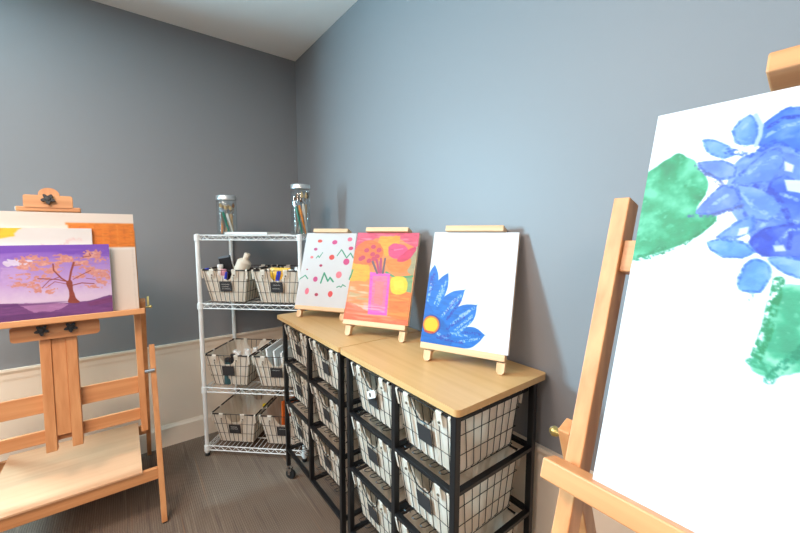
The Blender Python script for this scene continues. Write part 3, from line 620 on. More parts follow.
# ------------------------------------------------------------------ canvases on the big easels
mid_spec=[('bg',(236,226,220),(230,216,208),3),('poly',[(-.1,-.05),(.45,-.05),(.43,.02),(.40,.06),(.36,.10),(-.1,.16)],(252,200,20),1,.01),
 ('dry',[(.66,.27),(.72,.2),(.80,.17)],.03,(235,185,180)),('dry',[(.80,.14),(.86,.12),(.9,.13)],.035,(238,195,190)),('dry',[(.6,.18),(.72,.30)],.02,(225,170,190))]
big_spec=[('bg',(240,222,206),(236,216,200),2),('poly',[(.585,.098),(1.1,.098),(1.1,.115),(.585,.118)],(240,135,40),1,.001),
 ('poly',[(.60,.105),(1.1,.105),(1.1,.345),(.60,.34)],(238,125,15),1,.001),('poly',[(.98,.37),(.985,.37),(.985,1),(.98,1)],(222,204,190),.7,.0005),('poly',[(.0,.345),(1.1,.35),(1.1,.37),(0,.37)],(250,240,232),.7,.002)]
for q in range(9): big_spec.append(('dry',[(.62+q*.045,.12+.02*(q%3)),(.622+q*.045,.33-.03*(q%2))],.007,(208,98,8) if q%2 else (246,150,60)))
D7=math.tan(R(7.8))
make_canvas('painting_board',big_spec,(EX,-.5615,1.0105+.0),0,7.8,.585,.458,150,120,'large cream board with an orange band at the back of the left easel',.016)
make_canvas('painting_canvas',mid_spec,(EX-.068,-.5785,1.0105),0,7.8,.41,.388,120,110,'white canvas with a yellow corner behind the purple tree painting',.014)
make_canvas('painting_canvas',ART['tree'],(EX-.008,-.5955,1.0105),0,7.8,.406,.316,300,230,'purple landscape painting of a pink blossom tree on the left easel',.014)
hy=ART['hydrangea']
rng=random.Random(5)
for i in range(26):
    a=rng.uniform(0,2*PI); rr=.17*math.sqrt(rng.random()); cx=.56+rr*1.1*math.cos(a); cy=.21+rr*.9*math.sin(a)
    if cx<.47: continue
    th=rng.uniform(0,PI); L_=.05; Wd=.028
    pts=[(cx+L_*math.cos(th+2*PI*k/7)*(.7+.3*math.cos(2*PI*k/7)),cy+Wd*math.sin(th+2*PI*k/7)) for k in range(7)]
    hy.append(('mott',pts,rng.choice([(90,135,225),(115,158,232),(75,118,212)]),(165,190,240),.003))
make_canvas('painting_canvas',hy,(-.5335,-2.704,1.0035),-90,16.7,.5,.598,420,500,'large white canvas with a blue hydrangea and green leaves on the right easel',.020,gam=1.35)

# ------------------------------------------------------------------ tabletop easels and their canvases
ZT=.928
def make_table_easel(loc,phi,lean,label):
    """loc: middle of the canvas's lower front edge"""
    t=empty('tabletop_easel',(loc[0],loc[1],ZT),R(phi),label,'tabletop easel','small pine easels on the cart tops')
    l=R(lean); U=Vector((0,math.sin(l),math.cos(l))); Nn=Vector((0,-math.cos(l),math.sin(l))); O=Vector((0,0,loc[2]-ZT))
    F=lambda p: O+Vector((p.x,0,0))+U*p.z-Nn*p.y
    zb=-(loc[2]-ZT)/math.cos(l)
    D=.020    # canvas depth; bars lie behind it
    lg=MB(F).box((-.151,-.006,-.022),(.147,D+.004,-.0005),.002).build('ledge',PINE['x'],t)
    for q in (-1,1):
        m=MB(lambda v: F(Vector((v.x+q*.124+(.010 if q>0 else 0)-q*.10*max(0,v.z)/.42,v.y,v.z))))
        s=zb+.004
        m.prism([(-.013,-.0265),(.013,-.0265),(.013,s+.008),(.006,s),(-.006,s),(-.013,s+.008)][::-1],D-.024+.006,D+.004,'xz')
        # upper part goes up behind the canvas
        m.box((-.011,D+.005,-.030),(.011,D+.019,.365),.001)
        lgm=m.build('front_leg',PINE['z'],t)
        MB(F).lathe([(.005,0),(.006,.004),(.004,.006)],(q*.124+(.010 if q>0 else 0),D-.008,zb+.0005),12).build('foot_pad',mat('felt_brown',(150,75,40),.8),lgm)
    MB(F).box((-.045,D+.005,.366),(.045,D+.019,.396),.001).build('top_block',PINE['x'],t)
    MB(F).box((-.062,D+.0195,.10),(.062,D+.031,.125),.001).build('crossbar',PINE['x'],t)
    MB(F).box((-.108,-.014,.4090),(.104,D+.020,.4300),.002).build('clip_bar',PINE['x'],t)
    MB(F).box((-.012,D+.0195,.385),(.012,D+.030,.4125),.001).build('clip_slider',PINE['z'],t)
    # rear prop
    top=F(Vector((0,D+.032,.33))); m=MB()
    a=Vector((0,top.y+.004,top.z)); bq=Vector((0,top.y+.065,.003)); dd=(bq-a).normalized(); pr=Vector((0,dd.z,-dd.y))
    m2=MB(lambda v: a+Vector((v.x,0,0))+dd*v.z+pr*v.y); m2.box((-.011,-.006,0),(.011,.006,(bq-a).length),.001).build('rear_leg',PINE['z'],t)
    return t
PINEEDGE=mat('raw_edge_canvas',(225,196,165),.7)
spots=[('dots',(-.275,-.942,.991),-56.2,18.9,'dots','white canvas with pink dots and green zigzags, farthest along the cart tops','small easel holding the dotted canvas, nearest the wire shelves'),
 ('vase',(-.244,-1.411,.997),-60.4,20.0,'vase','orange painting of a pink vase with flowers','small easel holding the orange and pink vase painting'),
 ('blue',(-.193,-1.869,.992),-66.7,16.7,'blue','white canvas with a blue flower and yellow centre in its corner','small easel holding the blue flower canvas, nearest the cart end')]
for nm,lc,ph,le,key,lab,lab2 in spots:
    w_,h_=(.309,.408)
    make_canvas('painting_canvas',ART[key],lc,ph,le,w_,h_,230,300,lab,.018,edge=PINEEDGE if key!='dots' else CANVASW,group=None)
    make_table_easel(lc,ph,le,lab2)
# blue and lilac paint smudges sit on the dotted canvas's ledge as dried drops
# ------------------------------------------------------------------ wire baskets with canvas liners
WIREK=mat('black_wire',(30,30,32),.4,.4)
def make_basket(label,group,W=.285,D=.34,H=.198,chalk=True,tw=.035,td=.030):
    """origin: middle of the bottom's front edge on the support; x across, +y to the back"""
    t=empty('wire_basket',(0,0,0),0,label,'basket',group)
    # taper: k=0 bottom .. 1 top
    def hw(k): return W/2-tw*(1-k)
    def fy(k): return td*(1-k)
    def by(k): return D-td*(1-k)
    e=.004
    wr=MB(); r=.0015 if chalk else .0013
    def ring(k,z,rad=r):
        wr.tube([(-hw(k),fy(k),z),(hw(k),fy(k),z),(hw(k),by(k),z),(-hw(k),by(k),z)],rad,5,True)
    for k in (.0,.31,.64): ring(k,e+H*k)
    nx=8 if chalk else 7; ny=9
    for i in range(nx):
        u=-1+2*(i+.5)/nx
        p=[(u*hw(1),fy(1),H),(u*hw(0),fy(0)-.004,e+.012),(u*hw(0),fy(0)+.004,e-.002),(u*hw(0),by(0)-.004,e-.002),(u*hw(0),by(0)+.004,e+.012),(u*hw(1),by(1),H)]
        wr.tube(p,r,5)
    for i in range(ny):
        v=(i+.5)/ny; y0=fy(0)+(by(0)-fy(0))*v; y1=fy(1)+(by(1)-fy(1))*v
        wr.tube([(-hw(1),y1,H),(-hw(0)-.004,y0,e+.012),(-hw(0)+.004,y0,e-.002),(hw(0)-.004,y0,e-.002),(hw(0)+.004,y0,e+.012),(hw(1),y1,H)],r,5)
    if not chalk:
        cu_=.38*.285/W*hw(1)*.96; hz=[]
        for i in range(15):
            a=PI*i/14; x=-cu_*math.cos(a); dz=.34*H*min(1,1-abs(math.cos(a))**3.2); k=(H-dz)/H
            hz.append((x,fy(k)-.003,H-dz))
        wr.tube(hz,.0017,5)
        for i in range(5):
            x=-hw(0)*.72+i*hw(0)*.36; y=fy(0)
            wr.tube([(x-.009,y+.004,e),(x-.009,y-.020,e+.003),(x-.004,y-.028,e+.005),(x+.004,y-.028,e+.005),(x+.009,y-.020,e+.003),(x+.009,y+.004,e)],.0014,5)
    wr.build('wire_frame',WIREB if chalk else WIREK,t)
    rm=MB(); rm.tube([(-hw(1),0,H),(hw(1),0,H),(hw(1),D,H),(-hw(1),D,H)],.0050,8,True); rm.build('rim',RIM,t,True)
    # liner walls as sheets with gentle folds; the two short walls have a round cut-out
    ln=MB(); T=.0022; ins=.004
    def P(side,u,k,off):      # u -1..1 along the wall, k height share, off inwards
        z=e+.002+(H-.006-e)*k; fold=.0022*math.sin(u*23+side*2+k*2)+.0016*math.sin(u*51+k*3+side)
        a=hw(k)-ins-off; f0=fy(k)+ins+off; b0=by(k)-ins-off
        if side==0: return (u*a,f0+fold,z)
        if side==1: return (a-fold,f0+(b0-f0)*(u+1)/2,z)
        if side==2: return (-u*a,b0-fold,z)
        return (-a+fold,b0-(b0-f0)*(u+1)/2,z)
    cu=.38*.285/W; cd=.34 if not chalk else .30
    for side in range(4):
        n=40 if side in (0,2) else 26
        us=[-1+2*i/n for i in range(n+1)]
        def topk(u):
            if side in (1,3) or abs(u)>=cu: return 1.
            s=abs(u)/cu; return 1-cd*min(1,(1-s**3.2))
        if side in (0,2): us=sorted(set([round(u,4) for u in us]+[cu,-cu,cu*.97,-cu*.97]))
        vs=[];fs=[];rows=5
        for off in (0,T):
            for u in us:
                for j in range(rows): vs.append(P(side,u,topk(u)*j/(rows-1),off))
        m_=len(us); half=m_*rows
        for i in range(m_-1):
            for j in range(rows-1):
                a=i*rows+j; b_=(i+1)*rows+j
                fs.append((a,b_,b_+1,a+1)); fs.append((half+a,half+a+1,half+b_+1,half+b_))
            a=i*rows+rows-1; b_=(i+1)*rows+rows-1; fs.append((a,b_,half+b_,half+a))
        ln.add(vs,fs)
    ln.box((-hw(0)+ins,fy(0)+ins,e+.001),(hw(0)-ins,by(0)-ins,e+.003))
    # bands folded over the rim
    def band(u0,u1,side,drop=.045):
        def q(u,off,z):
            k=z/H
            if side==0: return (u*hw(1),fy(k)-off,z)
            if side==2: return (-u*hw(1),by(k)+off,z)
            if side==1: return (hw(k)+off,D*(u+1)/2,z)
            return (-hw(k)-off,D-D*(u+1)/2,z)
        prof=[(.0035,H-drop),(.0055,H-.012),(.0062,H+.001),(.003,H+.0058),(-.003,H+.0058),(-.0065,H+.001),(-.0065,H-.02)]
        inn=[(.0020,H-drop),(.0038,H-.012),(.0046,H+.0),(.002,H+.0044),(-.002,H+.0044),(-.0050,H+.0),(-.0050,H-.02)]
        vs=[q(u,o,z) for u in (u0,u1) for o,z in prof+inn]; n=len(prof); fs=[]
        for i in range(n-1):
            fs.append((i,i+1,2*n+i+1,2*n+i)); fs.append((n+i+1,n+i,3*n+i,3*n+i+1)); fs.append((i,n+i,n+i+1,i+1)); fs.append((2*n+i,2*n+i+1,3*n+i+1,3*n+i))
        fs+= [(0,2*n,3*n,n),(n-1,2*n-1,4*n-1,3*n-1)]
        ln.add(vs,fs)
    for side in (0,2):
        for u in (-.56,.40) if chalk else (-.60,.60):
            band(u-.07,u+.11,side,.040)
            yy=(fy(.85)-.0062) if side==0 else (by(.85)+.0062)
            s=1 if side==0 else -1
            bu=MB(); bu.lathe([(.0045,0),(.0045,.001),(.003,.002)],(s*(u+.02)*hw(1),yy if side==0 else yy-.000,H*.85),10,'y'); bu.build('snap_button',BUTTON,t,True)
        band(-1.0,-.93,side,.05); band(.93,1.0,side,.05)
    for side in ((1,3) if chalk else ()):
        for u in (-.5,.45): band(u-.05,u+.05,side,.03)
    ln.build('liner',LINEN,t,True)
    # hanging chalkboard tag with strokes of chalk
    l0=.64 if chalk else .60
    g=MB(); zt=H*l0; xa=-.033
    kt=zt/H; kb=(zt-.054)/H
    A_=Vector((xa,fy(kt)-.0035,zt)); B_=Vector((xa,fy(kb)-.0035,zt-.054)); dn=(B_-A_).normalized(); nn=Vector((0,-1,0))
    G=lambda v: A_+Vector((v.x,0,0))+dn*v.z+nn*v.y
    g=MB(G); g.box((-.004,0,-.003),(.070,.0016,.058),.0004) if chalk else g.box((.002,0,.0),(.064,.0016,.056),.0004); tg=g.build('tag',CHALK,t)
    return t,tg,G
def chalk_marks(G,tg,kind):
    g=MB(G)
    rows={1:[(.014,.008,.058),(.028,.010,.050),(.041,.010,.060)],2:[(.014,.012,.056),(.036,.008,.052)],3:[(.014,.008,.050),(.027,.008,.054)],4:[(.012,.010,.055)]}[kind]
    for z,x0,x1 in rows:
        p=[]; n=22
        for i in range(n+1):
            x=x0+(x1-x0)*i/n; p.append((x,.0019,z+.0042*math.sin(i*2.1)*(.6+.4*math.sin(i*.9+z*300))))
        g.tube(p,.0009,4)
    return g.build('chalk_writing',CHALKW,tg)
# shelf baskets -----------------------------------------------------
SA=Vector((-.734,-.275)); SD=Vector((.736,-.677)).normalized(); SE=Vector((-SD.y,SD.x))
SROT=math.atan2(SD.y,SD.x)
def sh(s,tt,z): p=SA+SD*s+SE*tt; return (p.x,p.y,z)
ZS=[.067,.440,.958,1.366]
shelfb=[(.155,.004,ZS[2],1,'lined wire basket on the second shelf, left one, full of bottles'),
 (.468,.004,ZS[2],2,'lined wire basket on the second shelf, right one, with a yellow pack and rolls'),
 (.148,.004,ZS[1],0,'lined wire basket on the third shelf, left one, with white round bottles'),
 (.452,.004,ZS[1],4,'lined wire basket on the third shelf, right one, with upright white boards'),
 (.170,.012,ZS[0],3,'nearly empty lined wire basket on the bottom shelf, left one'),
 (.478,.012,ZS[0],4,'lined wire basket on the bottom shelf, right one, holding an orange folder')]
def setpose(o,loc,rz): o.location=loc; o.rotation_euler=(0,0,rz)
b0,tg0,G0=make_basket(shelfb[0][4],'lined wire baskets on the white wire shelving')
for i,(s,tt,z,kind,lab) in enumerate(shelfb):
    if i==0: o=b0
    else:
        o=copy_tree(b0); o['label']=lab
    setpose(o,sh(s,tt,z+.001),SROT)
for i,(s,tt,z,kind,lab) in enumerate(shelfb):
    if kind:
        o=[q for q in S.objects if q.get('label')==lab][0]
        tgc=[c_ for c_ in o.children if c_.name.startswith('tag')][0]
        chalk_marks(G0,tgc,kind)
# ------------------------------------------------------------------ white wire shelving unit across the corner
su=empty('wire_shelving_unit',(SA.x,SA.y,0),SROT,'white four-tier wire shelving unit standing across the room corner','shelving unit')
SW,SDp=.62,.355
for ix in (0,1):
    for iy in (0,1):
        x,y=ix*SW,iy*SDp
        p=MB().lathe([(.0115,.018),(.0115,.380),(.0125,.380),(.0128,1.358),(.0128,1.366),(.009,1.370),(0,1.371)],(x,y,0),20).build('post',WHITEM,su,True)
        MB().lathe([(.013,0),(.014,.004),(.014,.014),(.0125,.020)],(x,y,0),18).build('foot_cap',RUBBER,p,True)
for zi,z in enumerate(ZS):
    m=MB(); zt=z-.0035; zb=z-.031; r=.0032
    X0,X1,Y0,Y1=.0,SW,.0,SDp
    for zz in (zt,zb):
        m.tube([(X0,Y0,zz),(X1,Y0,zz)],r,6); m.tube([(X0,Y1,zz),(X1,Y1,zz)],r,6)
        m.tube([(X0,Y0,zz),(X0,Y1,zz)],r,6); m.tube([(X1,Y0,zz),(X1,Y1,zz)],r,6)
    for (a,b_),n in ((((X0+.014,Y0),(X1-.014,Y0)),12),(((X0+.014,Y1),(X1-.014,Y1)),12),(((X0,Y0+.014),(X0,Y1-.014)),8),(((X1,Y0+.014),(X1,Y1-.014)),8)):
        pts=[]
        for i in range(2*n+1):
            f=i/(2*n); pts.append((a[0]+(b_[0]-a[0])*f,a[1]+(b_[1]-a[1])*f,zt-.002 if i%2 else zb+.002))
        m.tube(pts,.0022,5)
    n=22
    for i in range(n):
        x=X0+.012+(X1-X0-.024)*i/(n-1); m.tube([(x,Y0,zt),(x,Y1,zt)],.0015,5)
    for y in (.12,.235): m.tube([(X0,y,zt-.005),(X1,y,zt-.005)],r,6)
    for ix in (0,1):
        for iy in (0,1): m.lathe([(.0128,zb-.004),(.0175,zb-.004),(.0165,zt+.0035),(.0128,zt+.0035)],(ix*SW,iy*SDp,0),16)
    m.build('wire_shelf',WHITEM,su)
# ------------------------------------------------------------------ rolling carts
XF0,XF1=-.4195,-.038
def make_cart(posts,yt0,yt1,label,name='rolling_basket_cart'):
    """posts: the three front post positions in y (far, middle, near)"""
    oy=(yt0+yt1)/2; t=empty(name,(-.233,oy,0),0,label,'cart')
    L=lambda p: Vector((p.x+.233,p.y-oy,p.z))
    MB(L).prism(rounded(-.4326,yt1,-.012,yt0,.016),ZT-.0195,ZT,'xy').build('tabletop',TOP,t)
    w=.0205
    ys=posts
    for i,y in enumerate(ys):
        for x in (XF0,XF1-w):
            p=MB(L).box((x,y-w/2,.078 if i!=1 else .168),(x+w,y+w/2,ZT-.0195),.002).build('post',BLACKM,t)
            if i!=1:
                cx=x+w/2; ca=R(38); LC=lambda v,cx=cx,y=y: L(Vector((cx+(v.x-cx)*math.cos(ca)-(v.y-y)*math.sin(ca),y+(v.x-cx)*math.sin(ca)+(v.y-y)*math.cos(ca),v.z))); c=MB(LC)
                c.lathe([(.006,.062),(.010,.066),(.010,.078)],(cx,y,0),14)
                c.box((cx-.012,y-.020,.048),(cx-.009,y+.008,.066)); c.box((cx+.009,y-.020,.048),(cx+.012,y+.008,.066)); c.box((cx-.012,y-.018,.062),(cx+.012,y+.008,.066))
                c.lathe([(.004,-.012),(.004,.012)],(cx,y-.006,.028),10,'x'); c.box((cx-.012,y-.014,.024),(cx-.009,y+.0,.05)); c.box((cx+.009,y-.014,.024),(cx+.012,y+.0,.05))
                cc=c.build('caster',CHROME,t,True)
                MB(LC).lathe([(.010,-.008),(.026,-.008),(.028,-.004),(.028,.004),(.026,.008),(.010,.008)],(cx,y-.012,.0281),24,'x').build('wheel',RUBBER,cc,True)
    for z in (ZT-.0195-.0005,.682,.456,.180):
        r=MB(L); h=.0125
        for x in (XF0+.001,XF1-w+.001): r.box((x,ys[2]+w/2-.002,z-h),(x+w-.002,ys[0]-w/2+.002,z),.001)
        for y in ys: r.box((XF0+w-.002,y-w/2+.001,z-h),(XF1-w+.002,y+w/2-.001,z),.001)
        r.build('rail',BLACKM,t)
    # runners the baskets slide on
    for z in (.878,.667,.441):
        for c_ in range(2):
            y0=ys[c_]-w/2; y1=ys[c_+1]+w/2
            MB(L).box((XF0+w,y0-.006,z-.012),(XF1-w,y0-.001,z-.002)).build('runner',BLACKM,t)
            MB(L).box((XF0+w,y1+.001,z-.012),(XF1-w,y1+.006,z-.002)).build('runner',BLACKM,t)
    return t
C1=(-.785,-1.105,-1.418); C2=(-1.488,-1.785,-2.052)
make_cart(C1,-.722,-1.4425,'black rolling cart with wood top at the far end by the shelving')
make_cart(C2,-1.4465,-2.079,'black rolling cart with wood top nearest the camera')
place=[]
names={0:'top',1:'middle',2:'bottom'}
G_='lined wire baskets sliding in the black carts'
cb0=None
for ci,(C,wb) in enumerate(((C1,.275),(C2,.243))):
    for col in range(2):
        yc=(C[col]+C[col+1])/2
        cart='far cart' if ci==0 else 'near cart'
        side='left' if col==0 else 'right'
        for row,zr in enumerate((.884,.669,.443)):
            lab='lined wire basket in the %s row of the %s, %s column'%(names[row],cart,side)
            if cb0 is None or (ci==1 and col==0 and row==0):
                cb0,_,_=make_basket(lab,G_,W=wb,D=.325,H=.186,chalk=False,tw=.012,td=.030); o=cb0
            else:
                o=copy_tree(cb0); o['label']=lab
            setpose(o,(XF0+.006,yc,zr-.186),R(-90))
            tl=[c_ for c_ in o.children if c_.name.startswith('tag')][0]
            tl.name='tag'
            place.append(o)
# paper tag tied to the near cart's top left basket
pt=empty('paper_tag',(-.4175,-1.655,.812),R(-90),'white paper tag with a hole on the near cart top left basket','tag')
MB(lambda v: Vector((v.x*math.cos(.45)-v.z*math.sin(.45),v.y,v.x*math.sin(.45)+v.z*math.cos(.45)))).prism(rounded(-.026,-.013,.026,.013,.006),-.0012,0,'xz').build('tag_card',WHITEP,pt)
rg=MB(lambda v: Vector((v.x*math.cos(.45)-v.z*math.sin(.45),v.y,v.x*math.sin(.45)+v.z*math.cos(.45)))); rg.lathe([(.0045,0),(.0085,0),(.0085,.0006),(.0045,.0006)],(-.008,-.0012,0),18,'y'); rg.build('hole_ring',mat('eyelet_grey',(120,116,110),.5,.5),pt)

# ------------------------------------------------------------------ jars of brushes on the top shelf
def brush(loc,tip,col,fer,bri,L,label,group,r=.0052,flat=False):
    """from loc (bottom) towards tip, bristles up"""
    t=empty('paintbrush',loc,0,label,'paintbrush',group)
    d=(Vector(tip)-Vector(loc)).normalized(); q=d.to_track_quat('Z','Y').to_matrix()
    F=lambda v: q@v
    MB(F).lathe([(r*.5,0),(r*.9,.02),(r*1.2,L*.45),(r*1.5,L*.62),(r*1.05,L*.72)],(0,0,0),8).build('handle',col,t,True)
    MB(F).lathe([(r*1.1,L*.72),(r*1.4,L*.86)],(0,0,0),8).build('ferrule',fer,t,True)
    MB(F).lathe([(r*1.35,L*.86),(r*1.7,L*.92),(r*.5,L)],(0,0,0),8).build('bristles',bri,t,True)
    return t
def jar(s,tt,r,H,label):
    x,y,z=sh(s,tt,ZS[3]+.0005)
    t=empty('glass_jar',(x,y,z),0,label,'jar','lidded glass jars of brushes on the top shelf')
    hb=H-.028
    MB().lathe([(0,0),(r*.94,0),(r,.006),(r,hb-.012),(r*.95,hb),(r*.95,hb+.012),(r*.95-.002,hb+.012),(r*.95-.002,hb),(r-.002,hb-.012),(r-.002,.008),(r*.9,.004),(0,.004)],(0,0,0),36).build('glass_body',GLASS,t,True)
    MB().lathe([(r*.97+.001,hb+.003),(r*1.01,hb+.003),(r*1.01,H-.003),(r*.97,H),(0,H),(0,H-.002),(r*.96,H-.002),(r*.96+.001,hb+.004)],(0,0,0),36).build('lid',LIDM,t,True)
    return Vector((x,y,z))
WOODH=mat('brush_handle_tan',(196,160,120),.4); GREYH=mat('brush_handle_grey',(150,142,134),.4); WHT=mat('brush_handle_white',(225,220,212),.4)
GRN=mat('brush_handle_green',(20,120,95),.35); ORG=mat('brush_handle_orange',(225,130,40),.35); BRN=mat('brush_handle_brown',(120,88,62),.4)
BRI=mat('bristle_brown',(120,80,45),.8); BRT=mat('bristle_tan',(205,170,120),.8); BRB=mat('bristle_dark',(60,50,45),.8)
j1=jar(.130,.10,.056,.232,'shorter glass jar of brushes at the left end of the top shelf')
j2=jar(.598,.085,.055,.292,'taller glass jar of brushes at the right end of the top shelf')
def fill(j,r,H,items,which,seed):
    g=random.Random(seed); n=len(items)
    for i,(m,br_,nm) in enumerate(items):
        a=2*PI*i/n+.3; b_=a+PI*.45
        p0=j+Vector((math.cos(b_)*r*.66,math.sin(b_)*r*.66,.0065)); L=H*(.88+.11*g.random())
        p1=j+Vector((math.cos(a)*r*.80,math.sin(a)*r*.80,L))
        Lb=(p1-p0).length
        brush(p0,p1,m,CHROME,br_,Lb,'paintbrush with a %s handle in the %s jar'%(nm,which),'brushes in the %s jar'%which)
fill(j1,.050,.195,[(WOODH,BRI,'tan'),(GREYH,BRT,'grey'),(ORG,BRI,'orange'),(BRN,BRB,'brown'),(GRN,BRT,'green'),(WHT,BRT,'white'),(WOODH,BRT,'tan'),(GREYH,BRI,'grey')],'shorter',3)
fill(j2,.052,.255,[(WHT,BRI,'white'),(WOODH,BRI,'tan'),(GREYH,BRB,'grey'),(BRN,BRB,'brown'),(GRN,BRI,'green'),(ORG,BRI,'orange'),(WHT,BRT,'white'),(WOODH,BRT,'tan'),(GREYH,BRB,'grey')],'taller',4)
# paper and pads beside the jars
def slab(name,s,tt,z,wx,wy,h,rz,m,label,cat,cover=None):
    x,y,_=sh(s,tt,0); t=empty(name,(x,y,z),SROT+rz,label,cat)
    MB().box((-wx/2,-wy/2,0),(wx/2,wy/2,h),.0006).build('pages',m,t)
    if cover: MB().box((-wx/2-.001,-wy/2-.001,h),(wx/2+.001,wy/2+.001,h+.0018),.0005).build('cover',cover,t)
    return t
slab('drawing_pad',.265,.155,ZS[3]+.0012,.26,.20,.013,.04,WHITEP,'thick white drawing pad lying on the top shelf beside the shorter jar','pad',mat('pad_cover',(228,224,218),.6))
slab('paper_sheets',.445,.175,ZS[3]+.0012,.21,.19,.0045,-.12,mat('paper_greyish',(214,208,200),.7),'thin sheets of paper on the top shelf beside the drawing pad','paper')

# ------------------------------------------------------------------ things in the shelf baskets
def bot(name,cat,label,s,tt,z,r,h,m,capm,tilt=(0,0),capr=.45,caph=.2,group=None,neck=.8):
    x,y,_=sh(s,tt,0); t=empty(name,(x,y,z),SROT,label,cat,group); t.rotation_euler=(tilt[1],tilt[0],SROT)
    hb=h*(1-caph)
    MB().lathe([(0,0),(r*.92,0),(r,h*.03),(r,hb*neck),(r*.8,hb*.93),(r*capr*.9,hb),(r*capr*.9,hb+.003),(0,hb+.003)],(0,0,0),22).build('body',m,t,True)
    MB().lathe([(r*capr,hb+.0035),(r*capr,h-.003),(r*capr*.9,h),(0,h)],(0,0,0),18).build('cap',capm,t,True)
    return t
IV=mat('ivory_plastic',(222,206,186),.45); WP=mat('white_plastic',(235,230,224),.4); BLK=mat('glossy_black',(28,28,32),.3)
PNK=mat('pink_plastic',(226,150,158),.45); BLU=mat('blue_plastic',(40,60,190),.4); DKB=mat('dark_brown_plastic',(66,52,48),.45); GRY=mat('grey_plastic',(150,142,138),.5)
zb1=ZS[2]+.006
z0=zb1+.06
bot('bottle','bottle','large ivory squeeze bottle leaning in the left basket of the second shelf',.170,.10,z0+.040,.042,.205,IV,IV,(.42,0),.42,.17,None,.88)
bot('bottle','bottle','small white bottle in front of the black carton on the second shelf',.083,.085,z0+.01,.018,.150,WP,WP,(0,0),.95,.14)
bot('bottle','bottle','pink topped bottle in the left basket of the second shelf',.112,.050,z0,.017,.135,WP,PNK,(.1,0),.95,.3)
bot('paint_tube','paint tube','white paint tube with a blue stripe in the left basket',.042,.045,z0,.014,.142,WP,BLU,(-.15,0),.9,.12)
bot('lidded_tub','tub','dark brown lidded tub in the left basket of the second shelf',.200,.205,z0,.027,.130,GRY,DKB,(0,0),1.02,.22)
bot('lidded_tub','tub','grey lidded tub beside the dark brown tub',.135,.215,z0,.026,.142,GRY,GRY,(0,0),1.02,.2)
x,y,_=sh(.118,.135,0); t=empty('carton',(x,y,z0+.02),SROT+.2,'tilted black carton standing in the left basket of the second shelf','carton'); t.rotation_euler=(0,-.18,SROT+.2)
MB().box((-.032,-.014,0),(.032,.014,.180),.002).build('carton_body',BLK,t); MB().box((-.033,-.015,.1805),(.033,.015,.192),.001).build('carton_lid',mat('slate_lid',(110,122,132),.4),t)
x,y,_=sh(.130,.030,0); t=empty('marker_pen',(x,y,z0+.005),SROT,'blue marker pen seen through the basket cut-out','pen'); t.rotation_euler=(0,.22,SROT)
MB().lathe([(0,0),(.007,0),(.007,.075),(0,.075)],(0,0,0),12).build('barrel',WP,t,True); MB().lathe([(.0078,.0755),(.0078,.115),(.005,.118),(0,.118)],(0,0,0),12).build('cap',BLU,t,True)
# right basket, second shelf
bot('lidded_tub','tub','small tan jar among the black tubes in the right basket',.385,.10,z0+.03,.013,.105,IV,IV,(0,0),.9,.2)
for k,(s,tt,h,tl) in enumerate([(.352,.13,.125,-.3),(.415,.155,.150,.2),(.448,.15,.150,-.2)]):
    bot('paint_tube','paint tube','black paint tube in the right basket of the second shelf',s,tt,z0,.013,h,BLK,BLK,(tl,0),.9,.2,'black paint tubes in the right basket')
x,y,_=sh(.468,.075,0); t=empty('snack_pouch',(x,y,z0-.02),SROT,'yellow pouch with a blue stripe in the right basket','pouch')
YEL=mat('pouch_yellow',(228,170,30),.4)
def pillow(m,w_,h_,d_):
    vs=[];fs=[];a=10;b_=8
    for j in range(b_+1):
        for i in range(a+1):
            u=i/a;v=j/b_; th=d_*math.sqrt(max(0,math.sin(PI*u)*math.sin(PI*v)))
            vs.append(((u-.5)*w_,-th/2-.0005,v*h_))
    n=len(vs)
    for j in range(b_+1):
        for i in range(a+1):
            p=vs[j*(a+1)+i]; vs.append((p[0],-p[1],p[2]))
    for j in range(b_):
        for i in range(a):
            q=j*(a+1)+i; fs.append((q,q+1,q+a+2,q+a+1)); fs.append((n+q,n+q+a+1,n+q+a+2,n+q+1))
    for i in range(a): fs.append((i,n+i,n+i+1,i+1)); q=b_*(a+1)+i; fs.append((q,q+1,n+q+1,n+q))
    for j in range(b_):
        q=j*(a+1); fs.append((q,q+a+1,n+q+a+1,n+q)); q+=a; fs.append((q,n+q,n+q+a+1,q+a+1))
    m.add(vs,fs)
m=MB(); pillow(m,.125,.165,.045); m.build('pouch_body',YEL,t,True)
m=MB(lambda v: Vector((v.x*1-.008+.2*(v.z-.1),v.y-.0232,v.z))); m.box((-.012,-.0015,.06),(.012,.0,.145)); m.build('blue_stripe',BLU,t)
x,y,_=sh(.455,.13,0); t=empty('cloth_pouch',(x,y,z0+.055),SROT,'tan cloth pouch lying over the right basket on the second shelf','pouch'); t.rotation_euler=(.2,-1.32,SROT)
m=MB(lambda v: Vector((v.x,v.y,v.z-.07))); pillow(m,.055,.15,.03); m.build('pouch_body',mat('tan_cloth',(214,160,110),.8),t,True)
for k,(s,tt,h) in enumerate([(.530,.06,.165),(.566,.075,.17),(.545,.12,.175)]):
    x,y,_=sh(s,tt,0); t=empty('paper_roll',(x,y,z0-.03),SROT,'white rolled paper standing at the right of the right basket','paper roll','white paper rolls in the right basket'); t.rotation_euler=(0,.06,SROT)
    MB().lathe([(.008,0),(.015,0),(.015,h),(.008,h)],(0,0,0),18).build('roll',WHITEP,t,True)
x,y,_=sh(.545,.19,0); t=empty('palette_knife_case',(x,y,z0+.105),SROT,'dark grey strip lying behind the paper rolls','case'); t.rotation_euler=(0,-.35,SROT)
MB().box((-.065,-.016,0),(.065,.016,.010),.003).build('case_body',mat('teal_grey',(78,92,94),.4),t)
